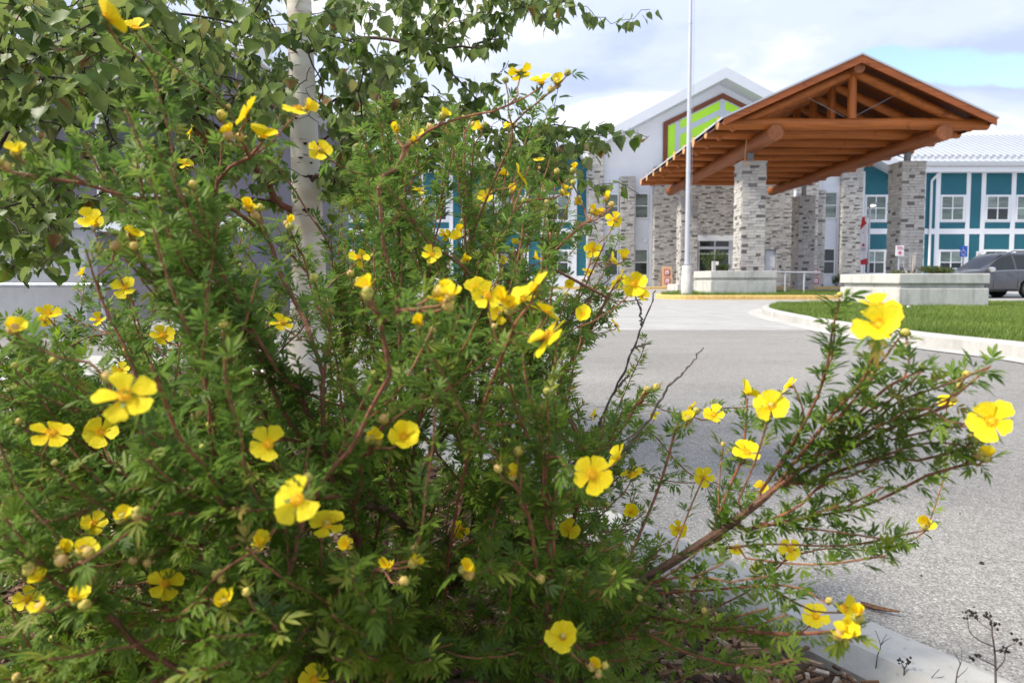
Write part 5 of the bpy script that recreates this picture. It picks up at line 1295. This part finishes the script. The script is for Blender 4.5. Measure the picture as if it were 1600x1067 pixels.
# leaves along every shoot, crowded towards its tip
loc, ax, tin = [], [], []
for ch in shoots + [g.chains[c] for c in mains]:
    pts = np.array([g.p[i] for i in ch]); seg = np.linalg.norm(np.diff(pts, axis=0), axis=1); cum = np.concatenate([[0], np.cumsum(seg)]); Lc = cum[-1]
    reach = min(Lc * .96, .26 if ch in shoots else .16); s_ = 0.0; ang = rng.uniform(0, 6.28); tone = rng.normal(.46, .13)
    while s_ < reach:
        q = Lc - s_; i = min(max(np.searchsorted(cum, q) - 1, 0), len(seg) - 1); t = (q - cum[i]) / max(seg[i], 1e-6)
        p = pts[i] * (1 - t) + pts[i + 1] * t; d = pts[i + 1] - pts[i]; d /= max(np.linalg.norm(d), 1e-6)
        o = np.cross(d, [0.3, 0.2, 1.0]); o /= max(np.linalg.norm(o), 1e-6); o2 = np.cross(d, o)
        for _ in range(1 if rng.uniform() < .45 else 2):
            ang += 2.4 + rng.normal(0, .3); rdir = o * math.cos(ang) + o2 * math.sin(ang)
            loc.append(p); ax.append(rdir * rng.uniform(.7, 1.1) + d * rng.uniform(.35, 1.0) + np.array([0, 0, .18])); tin.append(tone + rng.normal(0, .12) + .25 * max(0, .03 - s_) / .03)
        s_ += rng.uniform(.0048, .0088) + .010 * s_
loc = np.array(loc); ax = np.array(ax); tin = np.clip(np.array(tin), 0, .97); n = len(loc)
tin = np.minimum(tin, .84); old = rng.uniform(0, 1, n) < .028; tin[old] = rng.uniform(.86, 1.0, old.sum())
M = frames(ax, np.array([0, 0, 1.0]) + rng.normal(size=(n, 3)) * .35) * rng.uniform(.014, .028, n)[:, None, None]
u, v, d = px_of(loc + M[:, :, 1] * .6); keep = np.ones(n, bool)
for p, w, k in FL:                               # nothing grows straight across an open flower
    fu, fv, fd = px_of(np.array([p])); rr = w * (.74 if k != 'e' else .6)
    keep &= ~((np.hypot(u - fu[0], v - fv[0]) < rr) & (d < fd[0] + .004))
for u_, v_, D_ in BUD: keep &= ~((np.hypot(u - u_, v - v_) < 20) & (d < D_))
keep &= loc[:, 2] > .115
keep &= ~((np.abs(u - 480) < 22) & (v > 70) & (v < 400) & (rng.uniform(0, 1, n) < np.where(v < 330, .75, .35)))
keep &= d > .30
leaves_out(shrub, LEAF, M[keep], loc[keep], tin[keep], MT['shrubleaf'], 300, (.2, .35, .5, .65, .85, 1.0))
print('shrub leaves', keep.sum())

# flowers
def petal_mesh(seed):
    r_ = random.Random(seed); V, T = [], []; cup = r_.uniform(.05, .30); N, K = 6, 5
    prof = [.14, .36, .60, .76, .70, .40]; ys_ = [0.10, .30, .54, .78, .93, 1.0]
    for i in range(N):
        for j in range(K):
            s_ = (j / (K - 1) - .5) * 2; w = prof[i] * .56
            y = ys_[i] - (.09 * s_ * s_ if i > 2 else 0) + (r_.uniform(-.015, .015) if i == N - 1 else 0)
            V.append((s_ * w, y, cup * y * y + .10 * w * s_ * s_ - (.10 * y ** 4) + r_.uniform(-.012, .012)))
            T.append(max(0, min(1, .15 + .75 * ys_[i] + (seed % 4 - 1.5) * .10 - .10 * (abs(s_) < .3) * (i > 1))))
    Fc = [(i * K + j, i * K + j + 1, (i + 1) * K + j + 1, (i + 1) * K + j) for i in range(N - 1) for j in range(K - 1)]
    me = tmpl_mesh('petal', V, Fc, .5, MT['petal']); me.attributes['tint'].data.foreach_set('value', np.array(T, np.float32)); return me
PET = [petal_mesh(i) for i in range(12)]
def stamen_mesh():
    m = MB(); r_ = random.Random(3)
    m.lathe((0, 0, 0), [(.24, .005), (.20, .055), (.12, .10), (.02, .12)], 14, .75)
    for i in range(26):
        a = i * 2.4; q = .05 + .21 * math.sqrt(i / 26); h = .10 + r_.uniform(0, .10); c = Vector((q * math.cos(a), q * math.sin(a), h)); s_ = .042
        m.tube([c * .5 + Vector((0, 0, .02)), c], .010, 3, .9, cap=False)
        m.add([c + Vector(d_) * s_ for d_ in ((1, 0, 0), (-.5, .87, 0), (-.5, -.87, 0), (0, 0, 1), (0, 0, -1))], [(0, 1, 3), (1, 2, 3), (2, 0, 3), (1, 0, 4), (2, 1, 4), (0, 2, 4)], .2)
    return m.mesh('stamens', MT['stamen'])
STM = stamen_mesh()
def calyx_mesh():
    m = MB()
    m.lathe((0, 0, -.24), [(.02, -.2), (.07, 0), (.17, .10), (.19, .16), (.10, .20)], 10, .15)
    for i in range(5):
        a = i * 2 * math.pi / 5 + .63; d_ = Vector((math.cos(a), math.sin(a), 0)); e = Vector((-d_.y, d_.x, 0))
        m.add([d_ * .12 + e * .10 - Vector((0, 0, .05)), d_ * .12 - e * .10 - Vector((0, 0, .05)), d_ * .36 - e * .08 - Vector((0, 0, .035)), d_ * .36 + e * .08 - Vector((0, 0, .035)), d_ * .56 - Vector((0, 0, .02))], [(0, 1, 2, 3), (3, 2, 4)], .3)
    return m.mesh('flower', MT['sepal'])
CAL = calyx_mesh()
eye = Vector((0, 0, CAM_H))
for p, w, k in FL:
    tc_ = (eye - p).normalized(); upv = Vector((0, 0, 1)); side_ = tc_.cross(upv).normalized() * rnd.choice((-1, 1)); jit = Vector(rng.normal(size=3)) * .14
    nrm = {'c': tc_ * .95 + upv * .42, 'u': upv * .85 + tc_ * .62, 'e': side_ * .75 + upv * .62 + tc_ * .10, 'b': upv * .8 - tc_ * .45, 'h': upv * .7 + tc_ * .55 + side_ * .3}[k] + jit; nrm.normalize()
    D = (p - eye).length; size = w * D / F * .5 * (.90 if k != 'e' else 1.1); size = min(max(size, .0125), .0178) if k != 'h' else rnd.uniform(.0085, .012)
    q = nrm.to_track_quat('Z', 'Y').to_matrix().to_4x4() @ Matrix.Rotation(rnd.uniform(0, 6.28), 4, 'Z')
    W = Matrix.Translation(p) @ q @ Matrix.Scale(size, 4)
    fl = link_obj('flower', CAL, shrub, W); loss = rnd.random() < .14; tone = rnd.randrange(4); cup = max(-.1, rnd.gauss(.16, .22)) if k != 'h' else rnd.uniform(.55, 1.15); irr = rnd.uniform(.08, .26)
    for i in range(5):
        if loss and i == 2: continue
        pm = bpy.data.objects.new('petal', PET[tone + 4 * rnd.randrange(3)]); COL.objects.link(pm); pm.parent = fl
        pm.matrix_local = Matrix.Rotation(i * 2 * math.pi / 5 + rnd.uniform(-.12, .12), 4, 'Z') @ Matrix.Rotation(rnd.gauss(cup, irr), 4, 'X') @ Matrix.Rotation(rnd.gauss(0, .18), 4, 'Y') @ Matrix.Translation((0, 0, .012 * (i % 2))) @ Matrix.Diagonal((rnd.uniform(.88, 1.12), rnd.uniform(.86, 1.06), 1, 1))
    so = bpy.data.objects.new('stamens', STM); COL.objects.link(so); so.parent = fl
def bud_mesh(seed, openness):
    m = MB(); r_ = random.Random(seed)
    m.lathe((0, 0, 0), [(.12, -.62), (.30, -.5), (.52, -.2), (.58, .1), (.46, .42), (.22, .62), (.05, .70)], 10, [.42 + .16 * min(1, k / 35) + .42 * openness * min(1, k / 40) for k in range(70)])
    for i in range(5):
        a = i * 2 * math.pi / 5 + r_.uniform(-.2, .2); d_ = Vector((math.cos(a), math.sin(a), 0)); e = Vector((-d_.y, d_.x, 0)); o = r_.uniform(.7, 1.15)
        m.add([d_ * .35 + e * .26 + Vector((0, 0, -.45)), d_ * .35 - e * .26 + Vector((0, 0, -.45)), d_ * .64 * o - e * .20 + Vector((0, 0, .05)), d_ * .64 * o + e * .20 + Vector((0, 0, .05)), d_ * (.55 + .4 * openness) + Vector((0, 0, .62))], [(0, 1, 2, 3), (3, 2, 4)], .28 + .2 * openness)
    return m.mesh('flower_bud', MT['sepal'], smooth=False)
BUDS = [bud_mesh(i, o) for i, o in enumerate((0, .2, .5, .8, 1.0))]
def put_bud(p, s_):
    d_ = (Vector((0, 0, 1)) + Vector(rng.normal(size=3)) * .45 + (eye - Vector(p)).normalized() * .3).normalized()
    link_obj('flower_bud', BUDS[rnd.randrange(5)], shrub, Matrix.Translation(p) @ d_.to_track_quat('Z', 'Y').to_matrix().to_4x4() @ Matrix.Scale(s_, 4))
for u_, v_, D_ in BUD: put_bud(P(u_, v_, D_), rnd.uniform(.0058, .0085))
for ch in shoots[::5]:
    q = g.p[ch[-1]]
    if q[2] > .35 and q[1] > .45: put_bud(Vector(q) + Vector((0, 0, .004)), rnd.uniform(.004, .0062))
# the bare dead shoots that stick out
for pts in ([(935, 665, 1.02), (975, 580, 1.0), (1003, 510, .98), (1024, 455, .97)], [(985, 548, .995), (1000, 540, .99), (1018, 537, .99)], [(1003, 508, .98), (1000, 480, .98), (990, 455, .99)],
            [(965, 715, .85), (1010, 660, .84), (1045, 605, .83), (1075, 575, .82), (1097, 543, .82)], [(968, 603, 1.0), (978, 590, 1.0), (983, 588, 1.0)], [(890, 500, .95), (930, 455, .95), (965, 425, .95)]):
    q = smooth3(np.array([tuple(P(*z)) for z in pts]), 9); q = [z + rng.normal(size=3) * .0009 for z in q]; m = MB()
    m.tube(q, list(np.linspace(.0021, .0008, len(q)) * (1 + .28 * np.sin(np.arange(len(q)) * 2.4))), 6); m.build('dead_twig', MT['deadtwig'], shrub, smooth=True)

# ------------------------------------------------------------------ the birch
TB = P(478, 400, 3.0)
birch = thing('birch_tree', (TB.x, 3.0, .1), 'white barked birch with drooping green leaves behind the flowering shrub', 'tree')
tp = [(TB.x + .012 * math.sin(z * 2.1) - .004 * z, 3.0 + .01 * z, z) for z in np.linspace(0, 5.6, 40)]
tr = [max(.012, .085 * math.exp(-z * .9 * 3) + .071 - .0105 * z) for z in np.linspace(0, 5.6, 40)]
gb = Grow()
prev = gb.add(tp[0], -1)
for q in tp[1:]: prev = gb.add(q, prev)
ntrunk = len(gb.p)
tm = MB(); tm.tube(tp, tr, 28); tk = tm.build('trunk', MT['birch'], birch, smooth=True)
for z_, a_, w_, h_ in ((1.045, -1.25, .022, .010), (1.19, -.95, .016, .009), (1.33, -1.25, .008, .006), (1.25, -.9, .007, .004), (1.47, -1.4, .006, .006), (.62, -1.7, .03, .014), (1.27, -1.6, .012, .004), (1.19, -1.3, .012, .004)):
    r_ = float(np.interp(z_, np.linspace(0, 5.6, 40), tr)); c_ = Vector((float(np.interp(z_, np.linspace(0, 5.6, 40), [q[0] for q in tp])), 3.0 + .01 * z_, z_)); m = MB(); vs = []
    n_ = 14
    for j in range(n_):
        b = 2 * math.pi * j / n_; k_ = 1 + .25 * math.sin(j * 2.7); aa = a_ + math.cos(b) * w_ * k_ / r_; vs.append(c_ + Vector((math.cos(aa) * (r_ + .002), math.sin(aa) * (r_ + .002), math.sin(b) * h_ * k_ + .5 * h_ * math.cos(b) ** 2)))
    vs.append(c_ + Vector((math.cos(a_) * (r_ + .005), math.sin(a_) * (r_ + .005), 0)))
    m.add(vs, [(j, (j + 1) % n_, n_) for j in range(n_)]); m.build('bark_scar', MT['scar'], tk)
bmains = set()
def limb(z0, pts):
    i = int(np.argmin([abs(gb.p[k][2] - z0) for k in range(ntrunk)])); a = np.array([tuple(P(*q)) for q in pts])
    gb.curve(i, smooth3(np.vstack([gb.p[i][None], a]), 6)[1:]); bmains.add(len(gb.chains) - 1)
limb(1.36, [(520, 208, 2.9), (560, 192, 2.8), (640, 150, 2.7), (740, 175, 2.55)])
limb(1.50, [(440, 172, 2.85), (400, 128, 2.6), (340, 70, 2.3), (260, 10, 2.0)])
limb(1.75, [(560, 60, 2.9), (640, 70, 2.8), (700, 110, 2.7), (760, 170, 2.6), (810, 200, 2.55)])
limb(1.95, [(600, -20, 3.0), (760, -40, 2.9), (880, -20, 2.8)])
limb(1.7, [(380, 40, 2.5), (200, 20, 2.0), (60, 90, 1.7), (-40, 160, 1.5)])
limb(1.45, [(380, 150, 3.2), (250, 160, 3.3), (120, 220, 3.2), (20, 260, 3.0)])
limb(2.1, [(480, -150, 2.6), (420, -260, 2.2), (300, -300, 1.9)])
limb(1.6, [(300, 60, 3.4), (150, 40, 3.6), (-40, 60, 3.6)])
limb(2.4, [(560, -260, 3.3), (700, -300, 3.4)]); limb(2.7, [(420, -330, 3.5), (300, -380, 3.7)]); limb(3.2, [(500, -600, 2.6), (540, -800, 2.3)])
bt = []
def btips(n, poly, d0, d1, lo=-30):
    xs_ = [q[0] for q in poly]; ys_ = [q[1] for q in poly]; k = 0
    while k < n:
        u, v = rng.uniform(min(xs_), max(xs_)), rng.uniform(min(ys_), max(ys_))
        if in_poly(poly, [u], [v])[0]: bt.append(np.array(P(u, v, rng.uniform(d0, d1)))); k += 1
btips(420, [(-60, -40), (640, -40), (620, 110), (560, 200), (430, 200), (330, 240), (200, 290), (90, 330), (-60, 340)], 1.7, 3.6)
btips(70, [(-60, -30), (300, -30), (180, 90), (80, 200), (-60, 300)], 1.25, 1.7)
btips(170, [(500, 110), (640, 90), (740, 180), (720, 260), (560, 320), (500, 300)], 2.3, 3.4)
btips(60, [(600, -40), (800, -40), (790, 60), (700, 110), (640, 80)], 2.3, 3.2)
btips(210, [(-60, -40), (460, -40), (440, 180), (420, 400), (250, 430), (110, 390), (-60, 390)], 1.9, 3.4)
btips(44, [(810, 190), (950, 190), (968, 230), (900, 280), (780, 300)], 2.3, 2.8)
btips(12, [(800, -40), (900, -40), (905, 10), (880, 30), (800, 40)], 2.4, 2.8)
btips(70, [(500, 60), (640, 60), (700, 200), (640, 330), (510, 340)], 2.4, 3.4)
btips(40, [(300, 60), (450, 60), (450, 330), (320, 330)], 2.4, 3.4)
btips(12, [(700, 130), (790, 120), (800, 200), (720, 210)], 2.4, 2.9)
btips(18, [(780, -40), (900, -40), (890, 10), (800, 30)], 2.4, 2.9)
btips(40, [(730, 200), (850, 185), (930, 205), (940, 235), (880, 280), (760, 290)], 2.3, 2.8)
btips(36, [(-40, 280), (110, 330), (90, 430), (-40, 420)], 1.6, 2.6)
btips(110, [(-100, -500), (760, -500), (800, -60), (-100, -60)], 1.8, 4.0)
for q in ((945, 190, 2.5), (968, 205, 2.45), (1012, 215, 2.45), (1016, 15, 2.6), (955, 38, 2.7), (900, 10, 2.6), (1000, 305, 2.2), (930, 290, 2.25), (965, 285, 2.2), (870, 120, 2.4), (795, 60, 2.5), (795, 95, 2.5)): bt.append(np.array(P(*q)))
bb = np.array([TB.x, 3.0, 1.1]); bt.sort(key=lambda q: np.linalg.norm(q - bb)); bsh = []
for q in bt:
    ch = gb.shoot(q, bb, .035, -.55, .012)
    if ch: bsh.append(ch)
brad = gb.radii(.0011, 2.2, .019)
skeleton_out(gb, brad, birch, bmains, 'branch', 'twigs', MT['birchtwig'], lambda r: float(np.clip((r - .002) / .012, 0, 1)))
loc, ax, upn, tin, sz = [], [], [], [], []
for ch in bsh + [gb.chains[c] for c in bmains]:
    pts = np.array([gb.p[i] for i in ch]); seg = np.linalg.norm(np.diff(pts, axis=0), axis=1); cum = np.concatenate([[0], np.cumsum(seg)]); Lc = cum[-1]
    s_ = 0.0; reach = min(Lc * .95, .62); sd = 1; tone = rng.normal(.42, .16)
    while s_ < reach:
        q = Lc - s_; i = min(max(np.searchsorted(cum, q) - 1, 0), len(seg) - 1); t = (q - cum[i]) / max(seg[i], 1e-6); p = pts[i] * (1 - t) + pts[i + 1] * t; d = pts[i + 1] - pts[i]; d /= max(np.linalg.norm(d), 1e-6)
        for _ in range(1 if rng.uniform() < .6 else 2):
            h = rng.normal(size=3); h[2] *= .4; h /= np.linalg.norm(h); sd = -sd
            drop = rng.uniform(.4, 1.5); stalk = h * rng.uniform(.008, .022) + np.array([0, 0, -.008])
            loc.append(p + stalk); ax.append(h * .75 + d * .25 + np.array([0, 0, -drop])); upn.append(h * .9 + np.array([0, 0, .45]) + rng.normal(size=3) * .25); tin.append(tone + rng.normal(0, .14)); sz.append(rng.uniform(.034, .056))
        s_ += rng.uniform(.019, .034)
loc = np.array(loc); n = len(loc); tin = np.clip(np.array(tin), 0, .9)
r_ = rng.uniform(0, 1, n); tin[r_ < .03] = rng.uniform(.9, 1.0, (r_ < .03).sum())
M = frames(np.array(ax), np.array(upn)) * np.array(sz)[:, None, None]
u, v, d = px_of(loc + M[:, :, 1] * .5); TR = TB.x
keep = ~((np.abs(u - 478) < 22) & (v > 84) & (v < 460) & (d < 3.0))           # the trunk stays in view below the crown
keep &= ~((u > 985) & (v > 230))
keep &= ~(((u > 905) & (v > 60) & (v < 185)) | ((u > 875) & (v > 45) & (v < 150)))
leaves_out(birch, BLEAF, M[keep], loc[keep], tin[keep], MT['birchleaf'], 300, (.1, .25, .4, .55, .7, .88, .97))
print('birch leaves', keep.sum())

# ------------------------------------------------------------------ mulch, bark and dry weeds on the bed
chip_v = [np.array([(x * .5, y * .5, z * .5) for x in (-1, 1) for y in (-1, 1) for z in (-1, 1)]) * s_ for s_ in (1, 1)]
chip_v[1] = chip_v[1] * np.array([1, 1, 1]) + np.array([[.1, -.05, 0], [0, .1, .1], [-.1, 0, 0], [0, 0, -.1], [.1, .1, 0], [-.1, 0, .1], [0, -.1, .1], [.05, 0, 0]])
chip_f = [[(0, 1, 3, 2), (4, 6, 7, 5), (0, 4, 5, 1), (2, 3, 7, 6), (0, 2, 6, 4), (1, 5, 7, 3)]] * 2
n = 48000; x = rng.uniform(-2.6, 1.6, n); y = .25 + 3.6 * rng.uniform(0, 1, n) ** 1.6
ok = np.ones(n, bool); bi = bed_in
edge = np.interp(y, [q[1] for q in bi[:60]], [q[0] for q in bi[:60]]); ok &= x < edge - .02
x, y, edge = x[ok], y[ok], edge[ok]; n = len(x)
a = rng.uniform(0, 6.28, n); Lc = rng.uniform(.008, .036, n) * rng.choice([1, 1, 1.6], n); Wc = rng.uniform(.0025, .010, n); Tc = rng.uniform(.002, .006, n)
ty_ = np.stack([np.cos(a), np.sin(a), rng.normal(0, .28, n)], 1); Mx = frames(ty_, np.array([0, 0, 1.0]) + rng.normal(size=(n, 3)) * .3)
Mx = np.stack([Mx[:, :, 0] * Wc[:, None], Mx[:, :, 1] * Lc[:, None], Mx[:, :, 2] * Tc[:, None]], 2)
z = .108 + rng.uniform(0, .022, n) + .02 * np.clip((edge - x) * 3, 0, 1)
big_mesh('wood_mulch', chip_v, chip_f, Mx, np.stack([x, y, z], 1), np.clip(rng.normal(.5, .27, n), 0, 1), MT['mulch'], kind='stuff', smooth=False)

bk_ = thing('bark_strip', tuple(G(1370, 957)), 'brown curled strip of bark on the asphalt against the kerb', 'bark')
p0, p1 = G(1346, 950), G(1406, 965); m = MB(); k = 9; vs = []
for i in range(k):
    t = i / (k - 1); c_ = p0.lerp(p1, t); w_ = .0095 * (1 - t) ** .55 * (.45 + .55 * min(1, t * 4)) + .0008
    for j, (dy, dz) in enumerate(((-1, .0095), (-.4, .004), (.4, .0035), (1, .012))): vs.append((c_.x, c_.y + dy * w_, dz * (.35 + .9 * (1 - t)) + .012 * t * t))
m.add(vs, [(i * 4 + j, i * 4 + j + 1, (i + 1) * 4 + j + 1, (i + 1) * 4 + j) for i in range(k - 1) for j in range(3)])
o = m.build('bark', mat('bark_brown', (.16, .085, .05), .85, var=.6, scale=90), bk_); sm_ = o.modifiers.new('t', 'SOLIDIFY'); sm_.thickness = .0018
for i, (u, v) in enumerate(((1534, 881), (1500, 803), (1440, 900), (1335, 770))):
    q = G(u, v); s_ = .006 if i == 0 else .003; m = MB(); m.lathe(tuple(q), [(s_ * .5, 0), (s_, s_ * .5), (s_ * .7, s_), (.001, s_ * 1.2)], 7)
    tag(m.build('pebble', MT['scar'], None, base=q), 'dark pebble lying on the asphalt, ' + ('largest of the few there', 'beyond the tip of the right flowering branch', 'between the right branch and the kerb', 'half hidden behind the right flowering branch')[i], 'pebble', 'pebbles on the asphalt')

def weed(name, spec, label, seeds=True):
    """Dry branching weed: list of stalks, each a list of (u, v, D)."""
    b = P(*spec[0][0]); w = thing(name, tuple(b), label, 'dry weed', 'dry weeds along the kerb')
    for st_, r0 in [(s_, (.0016 if i == 0 else .0010) * (1 if seeds else .7)) for i, s_ in enumerate(spec)]:
        q = smooth3(np.array([tuple(P(*z)) for z in st_]), 4)
        MB().tube(q, list(np.linspace(r0, r0 * .4, len(q))), 5).build('stalk', MT['deadtwig'], w, smooth=True)
        if seeds:
            e = Vector(q[-1]); m = MB()
            for _ in range(9):
                c_ = e + Vector(rng.normal(size=3)) * .0032; s_ = rnd.uniform(.0012, .0026); m.lathe(tuple(c_), [(.0003, -s_), (s_, 0), (.0003, s_)], 5)
            m.build('seed_head', MT['scar'], w)
weed('dried_weed', [[(1556, 1090, .85), (1555, 1025, .85), (1550, 985, .85), (1555, 972, .85)], [(1553, 1010, .85), (1530, 1000, .84), (1515, 985, .84), (1512, 960, .84)], [(1553, 1018, .85), (1580, 1008, .86), (1592, 1000, .86)], [(1551, 985, .85), (1535, 975, .86), (1520, 960, .87)],
                    [(1555, 1040, .85), (1535, 1030, .83), (1524, 1025, .82)], [(1556, 1048, .85), (1570, 1030, .84), (1568, 1015, .84)], [(1551, 990, .85), (1548, 970, .86), (1545, 962, .87)]], 'dark dry weed with round seed heads in the lower right corner')
weed('dried_weed', [[(1492, 1080, .95), (1496, 1050, .95), (1500, 1035, .95), (1488, 1015, .95)], [(1498, 1045, .95), (1503, 1030, .95), (1502, 1015, .95)], [(1494, 1060, .95), (1508, 1048, .95), (1512, 1042, .95)]], 'small bare dry weed against the kerb, next to the one with seed heads', False)
weed('dried_weed', [[(1368, 1050, 1.05), (1371, 1025, 1.05), (1376, 1008, 1.05), (1368, 985, 1.05)], [(1376, 1008, 1.05), (1384, 1000, 1.05), (1394, 996, 1.05)], [(1376, 1008, 1.05), (1380, 1000, 1.05), (1386, 990, 1.05)]], 'thin grey dry weed in front of the kerb, right of the last yellow flower', False)
weed('dried_weed', [[(1448, 1080, 1.0), (1455, 1060, 1.0), (1468, 1045, 1.0)], [(1455, 1060, 1.0), (1470, 1058, 1.0), (1476, 1055, 1.0)]], 'short grey dry weed at the bottom edge before the kerb', False)
weed('dried_weed', [[(1412, 1060, 1.02), (1413, 1045, 1.02), (1408, 1035, 1.02)], [(1413, 1045, 1.02), (1417, 1038, 1.02), (1418, 1033, 1.02)]], 'tiny dry weed with small seed heads standing among the mulch')
weed('dried_weed', [[(1277, 960, 1.25), (1277, 945, 1.25), (1270, 930, 1.25)], [(1277, 945, 1.25), (1281, 935, 1.25), (1283, 926, 1.25)]], 'small forked dry twig in front of the kerb above the lowest right flower', False)
# a young plant with purplish leaf at the foot of the bush
yp = thing('seedling', tuple(P(1215, 1060, .95)), 'small weed with yellow green and one purple leaf in the mulch', 'plant')
m = MB(); lv = []
for u, v, t_, s_ in ((1200, 1055, .95, .03), (1225, 1050, .9, .034), (1218, 1068, 1.0, .03), (1190, 1066, .85, .03)):
    pos = np.array([tuple(P(u, v, .95))]); Mz = frames(np.array([[rng.normal(), -.6, .4]]), np.array([[0, -.3, 1.0]])) * s_
    big_mesh('leaf', [BLEAF[1][0]], [BLEAF[1][1]], Mz, pos, np.array([t_ * .92]), MT['shrubleaf'], parent=yp); m.tube([tuple(P(1212, 1085, .97)), tuple(pos[0])], .0014, 5)
m.build('stem', MT['endgrain'], yp)
big_mesh('leaf', [BLEAF[2][0]], [BLEAF[2][1]], frames(np.array([[.5, -.5, .5]]), np.array([[0, -.6, 1.0]])) * .026, np.array([tuple(P(1240, 1036, 1.0))]), np.array([.5]), mat('purple_leaf', (.20, .035, .12), .6, var=.2, scale=90), parent=yp)
